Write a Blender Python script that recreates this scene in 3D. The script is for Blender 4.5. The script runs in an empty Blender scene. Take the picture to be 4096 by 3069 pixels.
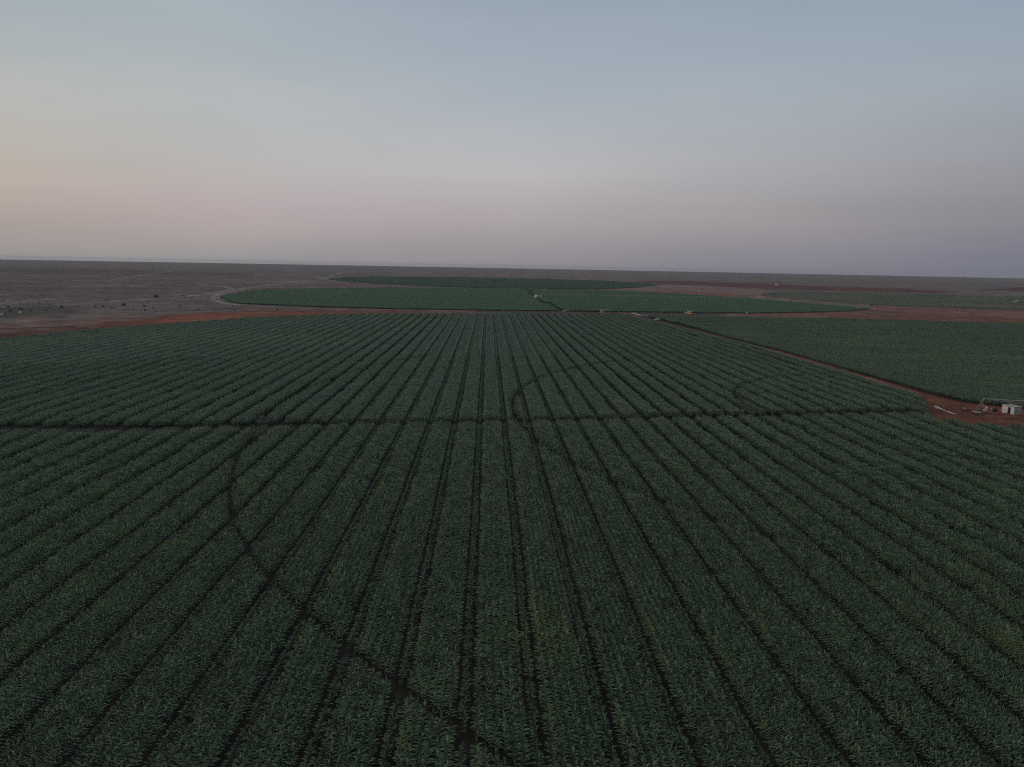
import bpy, math, random
import numpy as np
from mathutils import Vector, Matrix

rad = math.radians
scene = bpy.context.scene
COL = scene.collection
rng = np.random.default_rng(7)
random.seed(7)

# ------------------------------------------------------------------ camera
F, W, H = 711.0, 1024, 767
CAM_H = 38.5
YAW, PITCH, ROLL = rad(2.1), rad(9.4), rad(1.06)
fwd = np.array([math.sin(YAW) * math.cos(PITCH), math.cos(YAW) * math.cos(PITCH), -math.sin(PITCH)])
rt0 = np.array([math.cos(YAW), -math.sin(YAW), 0.0])
up0 = np.cross(rt0, fwd)
rt = rt0 * math.cos(ROLL) + up0 * math.sin(ROLL)
up = -rt0 * math.sin(ROLL) + up0 * math.cos(ROLL)
cd = bpy.data.cameras.new("camera")
cd.sensor_width = 36.0
cd.lens = 36.0 * F / W
cd.clip_start = 0.5
cd.clip_end = 60000
cam = bpy.data.objects.new("camera", cd)
COL.objects.link(cam)
m = Matrix.Identity(4)
for i in range(3):
    m[i][0], m[i][1], m[i][2] = rt[i], up[i], -fwd[i]
m[2][3] = CAM_H
cam.matrix_world = m
scene.camera = cam


def at(x, y, z=0.0):
    """point on the plane at height z seen at photo pixel x,y (4096 wide photograph)"""
    d = fwd + rt * ((x / 4 - W / 2) / F) - up * ((y / 4 - H / 2) / F)
    t = (z - CAM_H) / d[2]
    return np.array([d[0] * t, d[1] * t])


def ats(l, z=0.0):
    return np.array([at(x, y, z) for x, y in l])


def proj(X, Y, Z=0.0):
    dx, dy, dz = X, Y, Z - CAM_H
    zc = dx * fwd[0] + dy * fwd[1] + dz * fwd[2]
    xc = dx * rt[0] + dy * rt[1] + dz * rt[2]
    yc = dx * up[0] + dy * up[1] + dz * up[2]
    return W / 2 + F * xc / zc, H / 2 - F * yc / zc, zc


# ------------------------------------------------------------------ sky, sun, exposure
def lin(c):
    return tuple(((v / 255) / 12.92 if v / 255 <= 0.04045 else ((v / 255 + 0.055) / 1.055) ** 2.4) for v in c)


world = bpy.data.worlds.new("World")
scene.world = world
world.use_nodes = True
nt = world.node_tree
N, L = nt.nodes, nt.links
for n in list(N):
    N.remove(n)
tc = N.new("ShaderNodeTexCoord")
sep = N.new("ShaderNodeSeparateXYZ")
L.new(tc.outputs["Generated"], sep.inputs[0])


def math_node(tree, op, a, b=None, clamp=False):
    n = tree.nodes.new("ShaderNodeMath")
    n.operation = op
    n.use_clamp = clamp
    for i, v in enumerate((a, b)):
        if v is None:
            continue
        if isinstance(v, (int, float)):
            n.inputs[i].default_value = v
        else:
            tree.links.new(v, n.inputs[i])
    return n.outputs[0]


el = math_node(nt, "ARCSINE", sep.outputs[2])
el = math_node(nt, "DIVIDE", el, math.pi / 2)               # 0 horizon .. 1 zenith
el = math_node(nt, "POWER", math_node(nt, "MAXIMUM", el, 0.0), 0.5)   # spread the low sky
az = math_node(nt, "ARCTAN2", sep.outputs[0], sep.outputs[1])         # 0 = along the rows, + = right


def sky_ramp(stops):
    r = N.new("ShaderNodeValToRGB")
    r.color_ramp.interpolation = "CARDINAL"
    e = r.color_ramp.elements
    while len(e) > 1:
        e.remove(e[-1])
    for i, (deg, c) in enumerate(stops):
        p = math.sqrt(max(deg, 0) / 90)
        x = e[0] if i == 0 else e.new(p)
        x.position = p
        x.color = (*lin(c), 1)
    L.new(el, r.inputs[0])
    return r.outputs[0]


left = sky_ramp([(0, (148, 145, 143)), (1.2, (156, 150, 147)), (2.6, (167, 156, 150)), (4.6, (185, 171, 162)),
                 (6.2, (183, 175, 165)), (9, (178, 177, 173)), (12, (172, 177, 177)), (17, (162, 173, 178)),
                 (30, (150, 160, 169)), (60, (138, 147, 158)), (90, (134, 143, 155))])
cent = sky_ramp([(0, (138, 135, 140)), (1.5, (150, 145, 149)), (3, (165, 158, 160)), (5, (174, 168, 170)),
                 (7, (179, 178, 180)), (10, (175, 179, 184)), (14, (163, 173, 182)), (18.5, (152, 164, 176)),
                 (30, (140, 151, 165)), (60, (134, 143, 156)), (90, (134, 143, 155))])
midl = sky_ramp([(0, (147, 145, 147)), (1, (155, 150, 151)), (2.1, (165, 157, 158)), (4.1, (175, 165, 167)), (6.7, (180, 177, 176)),
                 (9.8, (177, 180, 181)), (13.6, (171, 178, 182)), (18.5, (159, 171, 180)), (30, (145, 155, 167)), (60, (136, 145, 157)), (90, (134, 143, 155))])
right = sky_ramp([(0, (111, 113, 126)), (1.5, (120, 121, 135)), (3, (130, 130, 138)), (5, (139, 139, 145)),
                  (7.5, (148, 150, 157)), (10, (150, 157, 165)), (13, (149, 161, 171)), (17, (143, 158, 173)),
                  (30, (134, 147, 164)), (60, (132, 142, 156)), (90, (134, 143, 155))])
glow = sky_ramp([(0, (196, 150, 118)), (3, (222, 172, 132)), (7, (226, 190, 158)), (14, (206, 194, 180)),
                 (30, (172, 174, 177)), (60, (145, 151, 159)), (90, (134, 143, 155))])


def mix(a, b, f):
    n = N.new("ShaderNodeMix")
    n.data_type = "RGBA"
    L.new(f, n.inputs[0])
    L.new(a, n.inputs[6])
    L.new(b, n.inputs[7])
    return n.outputs[2]


def span(a0, a1):
    n = N.new("ShaderNodeMapRange")
    n.inputs[1].default_value = rad(a0)
    n.inputs[2].default_value = rad(a1)
    L.new(az, n.inputs[0])
    return n.outputs[0]


c = mix(left, midl, span(-35, -18))
c = mix(c, cent, span(-18, 2))
c = mix(c, right, span(2, 38))
c = mix(glow, c, span(-95, -38))
mp = N.new("ShaderNodeMapping")
mp.inputs["Scale"].default_value = (1, 1, 5)
L.new(tc.outputs["Generated"], mp.inputs[0])
wn = N.new("ShaderNodeTexNoise")                             # very faint uneven veils in the dusk sky
wn.inputs["Scale"].default_value = 2.6
wn.inputs["Detail"].default_value = 3
L.new(mp.outputs[0], wn.inputs["Vector"])
wr = N.new("ShaderNodeValToRGB")
wr.color_ramp.elements[0].position = 0.3
wr.color_ramp.elements[0].color = (0.955, 0.965, 0.98, 1)
wr.color_ramp.elements[1].position = 0.7
wr.color_ramp.elements[1].color = (1.045, 1.03, 1.02, 1)
L.new(wn.outputs[0], wr.inputs[0])
wm_ = N.new("ShaderNodeMix")
wm_.data_type = "RGBA"
wm_.blend_type = "MULTIPLY"
wm_.inputs[0].default_value = 1.0
L.new(c, wm_.inputs[6])
L.new(wr.outputs[0], wm_.inputs[7])
c = wm_.outputs[2]
sky = N.new("ShaderNodeTexSky")
sky.sky_type = "NISHITA"
sky.sun_disc = False
sky.sun_elevation = rad(2.0)
sky.sun_rotation = rad(-105)
b1 = N.new("ShaderNodeBackground")
b1.inputs[1].default_value = 1.04
L.new(c, b1.inputs[0])
b2 = N.new("ShaderNodeBackground")
b2.inputs[1].default_value = 0.004
L.new(sky.outputs[0], b2.inputs[0])
ad = N.new("ShaderNodeAddShader")
L.new(b1.outputs[0], ad.inputs[0])
L.new(b2.outputs[0], ad.inputs[1])
wo = N.new("ShaderNodeOutputWorld")
L.new(ad.outputs[0], wo.inputs[0])

sl = bpy.data.lights.new("sun", "SUN")
sl.energy = 0.14
sl.angle = rad(30)
sl.color = (1.0, 0.78, 0.6)
so = bpy.data.objects.new("sun", sl)
COL.objects.link(so)
sd = Vector((-math.sin(rad(105)), math.cos(rad(105)), math.tan(rad(12))))
so.rotation_euler = sd.to_track_quat("Z", "Y").to_euler()

scene.view_settings.view_transform = "Standard"
scene.view_settings.look = "None"
scene.view_settings.exposure = 0.0
scene.view_settings.gamma = 1.0
cy = scene.cycles
cy.use_denoising = False
cy.filter_width = 1.1
cy.max_bounces = 3
cy.diffuse_bounces = 2
cy.transmission_bounces = 2
cy.volume_bounces = 0
cy.transparent_max_bounces = 4


# ------------------------------------------------------------------ helpers
def tag(o, label=None, cat=None, group=None, kind=None):
    for k, v in (("label", label), ("category", cat), ("group", group), ("kind", kind)):
        if v:
            o[k] = v
    return o


def link(name, data, parent=None):
    o = bpy.data.objects.new(name, data)
    COL.objects.link(o)
    if parent is not None:
        o.parent = parent
    return o


def mesh_from(name, V, Q, mat=None, smooth=False):
    """V (n,3), Q list/array of faces"""
    me = bpy.data.meshes.new(name)
    V = np.asarray(V, dtype=np.float32)
    if isinstance(Q, np.ndarray):
        k = Q.shape[1]
        me.vertices.add(len(V))
        me.vertices.foreach_set("co", V.ravel())
        me.loops.add(Q.size)
        me.loops.foreach_set("vertex_index", Q.astype(np.int32).ravel())
        me.polygons.add(len(Q))
        me.polygons.foreach_set("loop_start", np.arange(0, Q.size, k, dtype=np.int32))
        me.update(calc_edges=True)
    else:
        me.from_pydata([tuple(v) for v in V.tolist()], [], [tuple(q) for q in Q])
        me.update()
    if mat:
        me.materials.append(mat)
    if smooth:
        me.polygons.foreach_set("use_smooth", np.ones(len(me.polygons), dtype=bool))
    return me


def empty(name, loc, rz=0.0):
    o = link(name, None)
    o.location = loc
    o.rotation_euler = (0, 0, rz)
    o.empty_display_size = 0.3
    return o


class MB:
    """collects boxes, bars, tubes; build() links them as one mesh"""

    def __init__(s):
        s.v, s.f = [], []

    def add(s, V, Fc):
        b = len(s.v)
        s.v += [tuple(p) for p in V]
        s.f += [tuple(i + b for i in q) for q in Fc]
        return s

    def box(s, x0, y0, z0, x1, y1, z1, bev=0.0):
        if bev <= 0:
            V = [(x, y, z) for z in (z0, z1) for x, y in ((x0, y0), (x1, y0), (x1, y1), (x0, y1))]
            return s.add(V, [(3, 2, 1, 0), (4, 5, 6, 7), (0, 1, 5, 4), (1, 2, 6, 5), (2, 3, 7, 6), (3, 0, 4, 7)])
        return s.prism([(x0 + bev, y0), (x1 - bev, y0), (x1, y0 + bev), (x1, y1 - bev), (x1 - bev, y1), (x0 + bev, y1),
                        (x0, y1 - bev), (x0, y0 + bev)], z0, z1, bev)

    def prism(s, pts, z0, z1, bev=0.0):
        n = len(pts)
        cx = sum(p[0] for p in pts) / n
        cy_ = sum(p[1] for p in pts) / n
        rings = [(z0, 1.0)]
        if bev > 0:
            r = max(math.hypot(p[0] - cx, p[1] - cy_) for p in pts)
            rings += [(z1 - bev, 1.0), (z1, 1 - bev / r)]
        else:
            rings += [(z1, 1.0)]
        V = [(cx + (p[0] - cx) * k, cy_ + (p[1] - cy_) * k, z) for z, k in rings for p in pts]
        Fc = [tuple(range(n - 1, -1, -1)), tuple(range((len(rings) - 1) * n, len(rings) * n))]
        for r in range(len(rings) - 1):
            for i in range(n):
                j = (i + 1) % n
                Fc.append((r * n + i, r * n + j, (r + 1) * n + j, (r + 1) * n + i))
        return s.add(V, Fc)

    def tube(s, pts, r, n=10):
        pts = [Vector(p) for p in pts]
        rs = r if isinstance(r, (list, tuple)) else [r] * len(pts)
        V, Fc = [], []
        side = None
        for i, p in enumerate(pts):
            d = (pts[min(i + 1, len(pts) - 1)] - pts[max(i - 1, 0)]).normalized()
            ref = Vector((0, 0, 1)) if abs(d.z) < 0.9 else Vector((1, 0, 0))
            a = d.cross(ref).normalized()
            if side is not None and a.dot(side) < 0:
                a = -a
            side = a
            b = d.cross(a)
            for k in range(n):
                t = 2 * math.pi * k / n
                V.append(p + (a * math.cos(t) + b * math.sin(t)) * rs[i])
        for i in range(len(pts) - 1):
            for k in range(n):
                l = (k + 1) % n
                Fc.append((i * n + k, i * n + l, (i + 1) * n + l, (i + 1) * n + k))
        Fc.append(tuple(range(n - 1, -1, -1)))
        Fc.append(tuple(range((len(pts) - 1) * n, len(pts) * n)))
        return s.add(V, Fc)

    def blob(s, c, r, seg=10, rings=6, jit=0.1):
        """rounded lump with radii r = (rx, ry, rz)"""
        V, Fc = [], []
        for i in range(rings + 1):
            ph = math.pi * i / rings
            for k in range(seg):
                t = 2 * math.pi * k / seg
                q = 1 + random.uniform(-jit, jit)
                V.append((c[0] + r[0] * math.sin(ph) * math.cos(t) * q, c[1] + r[1] * math.sin(ph) * math.sin(t) * q,
                          c[2] + r[2] * math.cos(ph) * (1 + random.uniform(-jit, jit) * 0.5)))
        for i in range(rings):
            for k in range(seg):
                l = (k + 1) % seg
                Fc.append((i * seg + k, (i + 1) * seg + k, (i + 1) * seg + l, i * seg + l))
        return s.add(V, Fc)

    def build(s, name, mat, parent=None, smooth=False):
        me = mesh_from(name, s.v, s.f, mat, smooth)
        return link(name, me, parent)


def vnoise(x, y, scale, seed=0):
    """smooth value noise 0..1"""
    x = np.asarray(x) / scale + seed * 17.31
    y = np.asarray(y) / scale - seed * 9.17
    xi, yi = np.floor(x), np.floor(y)
    fx, fy = x - xi, y - yi
    fx, fy = fx * fx * (3 - 2 * fx), fy * fy * (3 - 2 * fy)

    def h(a, b):
        v = np.sin(a * 127.1 + b * 311.7 + seed * 74.7) * 43758.5453
        return v - np.floor(v)
    return (h(xi, yi) * (1 - fx) + h(xi + 1, yi) * fx) * (1 - fy) + (h(xi, yi + 1) * (1 - fx) + h(xi + 1, yi + 1) * fx) * fy


def inside(P, x, y):
    P = np.asarray(P)
    r = np.zeros(np.shape(x), dtype=bool)
    j = len(P) - 1
    for i in range(len(P)):
        xi, yi, xj, yj = P[i][0], P[i][1], P[j][0], P[j][1]
        if yi != yj:
            r ^= ((yi > y) != (yj > y)) & (x < (xj - xi) * (y - yi) / (yj - yi) + xi)
        j = i
    return r


def dist_line(P, x, y, closed=False):
    P = np.asarray(P)
    d = np.full(np.shape(x), 1e9)
    n = len(P)
    for i in range(n if closed else n - 1):
        a, b = P[i], P[(i + 1) % n]
        ab = b - a
        t = np.clip(((x - a[0]) * ab[0] + (y - a[1]) * ab[1]) / max(ab @ ab, 1e-9), 0, 1)
        d = np.minimum(d, np.hypot(x - a[0] - ab[0] * t, y - a[1] - ab[1] * t))
    return d


# ------------------------------------------------------------------ materials
def mat_new(name):
    mt = bpy.data.materials.new(name)
    mt.use_nodes = True
    t = mt.node_tree
    return mt, t, t.nodes["Principled BSDF"]


def tex_noise(t, scale, detail=3, vec=None, rough=0.6):
    n = t.nodes.new("ShaderNodeTexNoise")
    n.inputs["Scale"].default_value = scale
    n.inputs["Detail"].default_value = detail
    n.inputs["Roughness"].default_value = rough
    if vec is None:
        g = t.nodes.new("ShaderNodeNewGeometry")
        vec = g.outputs["Position"]
    t.links.new(vec, n.inputs["Vector"])
    return n.outputs[0]


def ramp(t, fac, stops):
    r = t.nodes.new("ShaderNodeValToRGB")
    e = r.color_ramp.elements
    while len(e) > 1:
        e.remove(e[-1])
    for i, (p, c_) in enumerate(stops):
        x = e[0] if i == 0 else e.new(p)
        x.position = p
        x.color = (*c_, 1)
    t.links.new(fac, r.inputs[0])
    return r.outputs[0]


def mix_rgb(t, a, b, f, mode="MIX"):
    n = t.nodes.new("ShaderNodeMix")
    n.data_type = "RGBA"
    n.blend_type = mode
    for sock, v in ((n.inputs[0], f), (n.inputs[6], a), (n.inputs[7], b)):
        if isinstance(v, (int, float)):
            sock.default_value = v
        elif isinstance(v, tuple):
            sock.default_value = (*v, 1) if len(v) == 3 else v
        else:
            t.links.new(v, sock)
    return n.outputs[2]


def plain(name, col, rough=0.6, metal=0.0, var=0.25, scale=3.0, dirt=None, obj=True):
    mt, t, p = mat_new(name)
    if obj:
        tcn = t.nodes.new("ShaderNodeTexCoord")
        vec = tcn.outputs["Object"]
    else:
        vec = None
    n1 = tex_noise(t, scale, 5, vec)
    lo = tuple(v * (1 - var) for v in col)
    hi = tuple(min(1, v * (1 + var)) for v in col)
    cc = ramp(t, n1, [(0.3, lo), (0.7, hi)])
    if dirt:
        n2 = tex_noise(t, scale * 0.45, 4, vec)
        f = ramp(t, n2, [(0.5, (0, 0, 0)), (0.68, (1, 1, 1))])
        cc = mix_rgb(t, cc, dirt, f)
    t.links.new(cc, p.inputs["Base Color"])
    p.inputs["Roughness"].default_value = rough
    p.inputs["Metallic"].default_value = metal
    return mt


def leaf_material(name, dark, light, yellow, soft=0.06, gloss=0.35, crisp=1.0):
    mt, t, p = mat_new(name)
    big = tex_noise(t, 0.045, 4)
    med = tex_noise(t, 0.6, 3)
    fine = tex_noise(t, 5.0, 3)
    cc = ramp(t, med, [(0.3, dark), (0.7, light)])
    cc = mix_rgb(t, cc, tuple(v * 0.45 for v in dark), ramp(t, fine, [(0.30, (0.8 * crisp,) * 3), (0.48, (0, 0, 0))]))
    cc = mix_rgb(t, cc, tuple(v * 2.0 for v in light), ramp(t, fine, [(0.52, (0, 0, 0)), (0.68, (crisp,) * 3)]))  # pale leaf highlights painted into the base colour by fine noise
    f = ramp(t, big, [(0.60, (0, 0, 0)), (0.80, (0.35, 0.35, 0.35))])
    cc = mix_rgb(t, cc, yellow, f)
    a = t.nodes.new("ShaderNodeAttribute")
    a.attribute_type = "INSTANCER"
    a.attribute_name = "tint"
    cc = mix_rgb(t, cc, yellow, a.outputs["Fac"])
    t.links.new(cc, p.inputs["Base Color"])
    p.inputs["Roughness"].default_value = gloss
    p.inputs["Specular IOR Level"].default_value = 0.32
    tr = t.nodes.new("ShaderNodeBsdfTranslucent")
    t.links.new(cc, tr.inputs[0])
    ms = t.nodes.new("ShaderNodeMixShader")
    ms.inputs[0].default_value = soft
    out = [n for n in t.nodes if n.type == "OUTPUT_MATERIAL"][0]
    t.links.new(p.outputs[0], ms.inputs[1])
    t.links.new(tr.outputs[0], ms.inputs[2])
    t.links.new(ms.outputs[0], out.inputs[0])
    return mt


M_MAIZE = leaf_material("maize_leaf", (0.040, 0.074, 0.040), (0.142, 0.204, 0.120), (0.175, 0.245, 0.098))
M_MAIZE2 = leaf_material("young_maize_leaf", (0.050, 0.132, 0.050), (0.098, 0.200, 0.078), (0.14, 0.18, 0.07), crisp=0.3)
M_MAIZE3 = leaf_material("far_maize_leaf", (0.044, 0.100, 0.054), (0.082, 0.150, 0.086), (0.12, 0.14, 0.07), crisp=0.3)
M_PALE = leaf_material("stubble_leaf", (0.070, 0.115, 0.066), (0.135, 0.165, 0.098), (0.28, 0.23, 0.13))
M_SHRUB = leaf_material("shrub_leaf", (0.048, 0.062, 0.046), (0.100, 0.112, 0.084), (0.06, 0.055, 0.03))
M_SCRUB = leaf_material("dry_scrub", (0.19, 0.16, 0.14), (0.27, 0.225, 0.20), (0.16, 0.13, 0.09))
M_BARK = plain("bark", (0.09, 0.07, 0.055), 0.9)
M_WHITE = plain("white_paint", (0.62, 0.63, 0.60), 0.45, var=0.12)
M_WHITEWASH = plain("whitewashed_wall", (0.82, 0.85, 0.80), 0.85, var=0.14, scale=2.2, dirt=(0.74, 0.68, 0.52))
M_TEALWALL = plain("side_wall", (0.26, 0.27, 0.27), 0.85, var=0.25, scale=1.5, dirt=(0.12, 0.32, 0.29))
M_TIN = plain("roof_sheet", (0.50, 0.48, 0.45), 0.6, var=0.3, scale=3, dirt=(0.2, 0.14, 0.11))
M_PIPE = plain("galvanised_pipe", (0.33, 0.34, 0.31), 0.5, 0.3, var=0.2)
M_STEEL = plain("red_rust_steel", (0.20, 0.075, 0.06), 0.8, var=0.3)
M_BLACK = plain("black_engine", (0.018, 0.015, 0.016), 0.55, var=0.4)
M_RUBBER = plain("rubber", (0.02, 0.02, 0.02), 0.85)
M_GLASS = plain("dark_glass", (0.012, 0.014, 0.017), 0.1, var=0.1)
M_PINK = plain("dusty_block", (0.34, 0.22, 0.20), 0.9)
M_SACK = plain("white_sack", (0.60, 0.55, 0.53), 0.7, var=0.15)
M_TANK = plain("tank_plastic", (0.78, 0.66, 0.62), 0.5, var=0.12)
M_RED = plain("red_patch", (0.42, 0.09, 0.07), 0.6)
M_YELLOW = plain("yellow_paint", (0.85, 0.46, 0.13), 0.5, var=0.15, scale=1.0)
M_ORANGE = plain("dark_orange", (0.20, 0.05, 0.01), 0.7)
M_BRICKRED = plain("brick_red_wall", (0.42, 0.20, 0.16), 0.85)
M_GREY = plain("grey_metal", (0.22, 0.22, 0.21), 0.5, 0.3)
M_OLIVE = plain("olive_pipe", (0.13, 0.11, 0.06), 0.7)
M_WOOD = plain("weathered_plank", (0.36, 0.30, 0.24), 0.85)

# ------------------------------------------------------------------ layout of the land (metres)
PIV = np.array([138.8, 190.5])                 # centre pivot of the near field
R_NEAR = at(0, 0)                               # unused helper value keeps the calibration visible
edge_far = ats([(0, 1349), (324, 1315), (602, 1294), (1024, 1264), (1441, 1249), (2048, 1247), (2420, 1252), (2700, 1258),
                (3072, 1264), (3400, 1271), (3700, 1278), (4096, 1288)], 2.0)
near_circle = np.vstack([edge_far, [[560, 480], [620, 300], [620, 60], [400, -60], [0, -80], [-260, -40], [-300, 200], [-262, 300]]])
ROAD = np.array([[141.5, 208], [140.2, 224], [140.0, 265], [139.0, 339], [131.5, 434], [122.5, 530], [119, 560], [119.5, 592], [117, 616]])
BAND = np.vstack([[[-260, 132]], ats([(0, 1698), (500, 1700), (1024, 1688), (1500, 1680), (2000, 1672), (2600, 1660), (3000, 1650), (3600, 1638), (3720, 1640)], 1.6)])
CLEAR = np.vstack([ats([(3700, 1578), (3804, 1601), (3913, 1616), (4003, 1626), (4096, 1637)]), [[185, 190]],
                   ats([(4096, 1683), (4042, 1677), (4030, 1694), (3985, 1684), (3922, 1675), (3895, 1674),
                        (3832, 1662), (3774, 1664), (3729, 1645), (3732, 1628), (3696, 1596)], 2.0)])
circle2 = np.vstack([ats([(890, 1190), (915, 1205), (960, 1215), (1250, 1228), (1600, 1237), (2048, 1243), (2500, 1248), (3000, 1254),
                          (3300, 1249), (3440, 1243), (3480, 1236)]),
                     ats([(3460, 1228), (3300, 1215), (3000, 1190), (2700, 1170), (2400, 1157), (2048, 1150), (1600, 1147), (1200, 1151),
                          (1000, 1159), (920, 1172)], 2.0)])
circle3 = np.vstack([ats([(1310, 1117), (1400, 1130), (1700, 1146), (2048, 1154), (2400, 1157), (2560, 1150), (2636, 1141)]),
                     ats([(2600, 1131), (2400, 1121), (2048, 1112), (1800, 1107), (1500, 1105), (1370, 1108)], 2.0)])
palef = np.vstack([ats([(3040, 1182), (3150, 1193), (3400, 1215), (3700, 1227), (4096, 1240), (4260, 1246)]),
                   ats([(4300, 1190), (4096, 1186), (3900, 1177), (3500, 1170), (3150, 1166), (3060, 1172)], 0.8)])
PIV2 = at(2148, 1189)
LANE2 = np.vstack([ats([(2105, 1156), (2125, 1172), (2142, 1185), (2165, 1200), (2200, 1218), (2240, 1244)], 1.0)])
LANE2B = ats([(2060, 1187), (2150, 1189), (2250, 1188)], 1.0)
LANE3 = ats([(1970, 1105), (1972, 1120), (1974, 1152)], 1.0)

# ------------------------------------------------------------------ ground: one sheet to the horizon, soil colours mixed in world space
R_MAX = 11150.0
na = 900
radii = np.concatenate([np.linspace(0, 30, 4), 30 * (R_MAX / 30) ** (np.linspace(0, 1, 430)[1:])])
ang_in = np.linspace(rad(-44), rad(48), na)                       # finer where there are fields
ang_out = np.linspace(rad(48), rad(360 - 44), 90)[1:-1]
ang = np.concatenate([ang_in, ang_out])
A_, R_ = np.meshgrid(ang, radii[1:])
GX, GY = (R_ * np.sin(A_)).ravel(), (R_ * np.cos(A_)).ravel()
GV = np.vstack([[0, 0, 0], np.stack([GX, GY, np.zeros_like(GX)], 1)])
nA, nR = len(ang), len(radii) - 1
ii, jj = np.meshgrid(np.arange(nR - 1), np.arange(nA), indexing="ij")
j2 = (jj + 1) % nA
GQ = np.stack([1 + ii * nA + jj, 1 + ii * nA + j2, 1 + (ii + 1) * nA + j2, 1 + (ii + 1) * nA + jj], -1).reshape(-1, 4)[:, ::-1]

C_SCRUB, C_SCRUB2 = np.array([0.208, 0.152, 0.132]), np.array([0.174, 0.130, 0.112])
C_RED, C_MAROON = np.array([0.44, 0.148, 0.080]), np.array([0.135, 0.048, 0.042])
C_BROWN, C_PINK = np.array([0.235, 0.135, 0.108]), np.array([0.275, 0.172, 0.145])
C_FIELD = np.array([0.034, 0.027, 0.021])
C_FAR = np.array([0.145, 0.116, 0.105])
X, Y = GV[:, 0], GV[:, 1]
rr = np.hypot(X, Y) + 1e-6
# noise in log-distance/bearing so that it keeps a natural patchiness at all ranges
nz = vnoise(np.arctan2(X, Y) * 60, np.log(rr) * 26, 1.0, 3)
nz2 = vnoise(np.arctan2(X, Y) * 240, np.log(rr) * 70, 1.0, 5)
nb = vnoise(X, Y, 260, 2)
colr = C_SCRUB + (C_SCRUB2 - C_SCRUB) * np.clip(nb * 1.6 - 0.3, 0, 1)[:, None]
colr = colr * (0.86 + 0.28 * nz)[:, None] * (0.92 + 0.16 * nz2)[:, None]
PXs, PYs, PZ = proj(X, Y)
PXs, PYs = PXs * 4, PYs * 4
okm = PZ > 20


def zone(poly, col, feather, amp=1.0, wob=0.6, ys=3.0):
    """blend a soil colour into the ground inside an outline (given in photo pixels); ys stretches the wobble"""
    global colr
    P = np.array(poly, dtype=float)
    wx = (nz2 - 0.5) * 60 * wob
    wy = (nz - 0.5) * feather * 1.6 * wob
    q = okm & (PXs > P[:, 0].min() - 400) & (PXs < P[:, 0].max() + 400) & (PYs > P[:, 1].min() - 80) & (PYs < P[:, 1].max() + 80)
    idx = np.where(q)[0]
    x, y = PXs[idx] + wx[idx], PYs[idx] + wy[idx]
    ins = inside(P, x, y)
    S = P.copy()
    S[:, 0] /= 6
    d = dist_line(S, x / 6, y, True)
    s = np.where(ins, d, -d)
    f = np.clip(0.5 + s / feather, 0, 1) * amp
    f = f * f * (3 - 2 * f)
    colr[idx] = colr[idx] * (1 - f[:, None]) + np.asarray(col) * (0.85 + 0.3 * nz2[idx])[:, None] * f[:, None]


# brown belt round the near circle on the left, redder towards the middle
zone([(-200, 1310), (0, 1297), (300, 1280), (700, 1262), (1000, 1240), (1400, 1232), (1900, 1237), (1900, 1262), (1000, 1290), (-200, 1420)], C_BROWN * 0.9, 14, 0.9)
zone([(-200, 1345), (0, 1332), (330, 1303), (500, 1282), (640, 1264), (860, 1250), (1200, 1243), (1600, 1244), (1900, 1246), (1500, 1262), (1000, 1290), (0, 1400), (-200, 1420)], C_RED * 0.27, 12, 0.7)
zone([(620, 1285), (700, 1263), (900, 1250), (1100, 1243), (1450, 1244), (1650, 1248), (1440, 1262), (1000, 1290), (640, 1310)], C_RED * 0.62, 7, 1.0, 0.4)
zone([(330, 1300), (440, 1282), (620, 1272), (760, 1266), (760, 1300), (500, 1310)], C_RED * 0.42, 12, 0.6)
zone([(0, 1285), (60, 1275), (150, 1272), (190, 1278), (100, 1290), (0, 1292)], C_PINK, 5, 0.7)
zone([(-60, 1230), (120, 1215), (350, 1235), (300, 1265), (0, 1275), (-60, 1272)], np.array([0.085, 0.088, 0.062]), 22, 0.7)
zone([(-200, 1062), (300, 1070), (700, 1082), (1000, 1092), (1000, 1104), (600, 1100), (200, 1096), (-200, 1092)], C_SCRUB2 * 0.72, 10, 0.8)
zone([(-200, 1120), (200, 1112), (600, 1120), (400, 1132), (-200, 1134)], C_SCRUB2 * 0.85, 10, 0.6)
zone([(0, 1160), (200, 1152), (260, 1165), (60, 1176), (-100, 1170)], C_SCRUB2 * 0.75, 8, 0.6)
# bare tan earth round circle 2 on the left
zone([(845, 1190), (880, 1170), (1000, 1156), (1060, 1152), (1040, 1162), (915, 1175), (890, 1190), (900, 1208), (960, 1218), (1100, 1228), (900, 1222)], C_PINK * 0.9, 6, 0.85)
zone([(1000, 1158), (1200, 1140), (1310, 1122), (1400, 1132), (1700, 1150), (1300, 1150), (1100, 1156)], C_PINK * 0.66, 8, 0.7)
# pink open ground between circles 2 and 3, maroon ploughed belt beyond it
zone([(2360, 1160), (2560, 1150), (2640, 1140), (2850, 1146), (3050, 1160), (3110, 1172), (3060, 1192), (2900, 1184), (2650, 1172)], C_PINK * 0.95, 7, 0.9)
zone([(2560, 1156), (2700, 1160), (2950, 1176), (3020, 1186), (2900, 1184), (2650, 1172)], C_RED * 0.6, 6, 0.7)
zone([(2520, 1124), (2750, 1124), (3072, 1136), (3300, 1146), (3600, 1154), (3860, 1168), (3700, 1172), (3072, 1156), (2800, 1142), (2650, 1136)], C_MAROON, 5, 1.0, 0.3)
zone([(3920, 1158), (4096, 1148), (4300, 1146), (4300, 1170), (4096, 1166)], C_MAROON * 0.9, 6, 0.9, 0.4)
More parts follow.
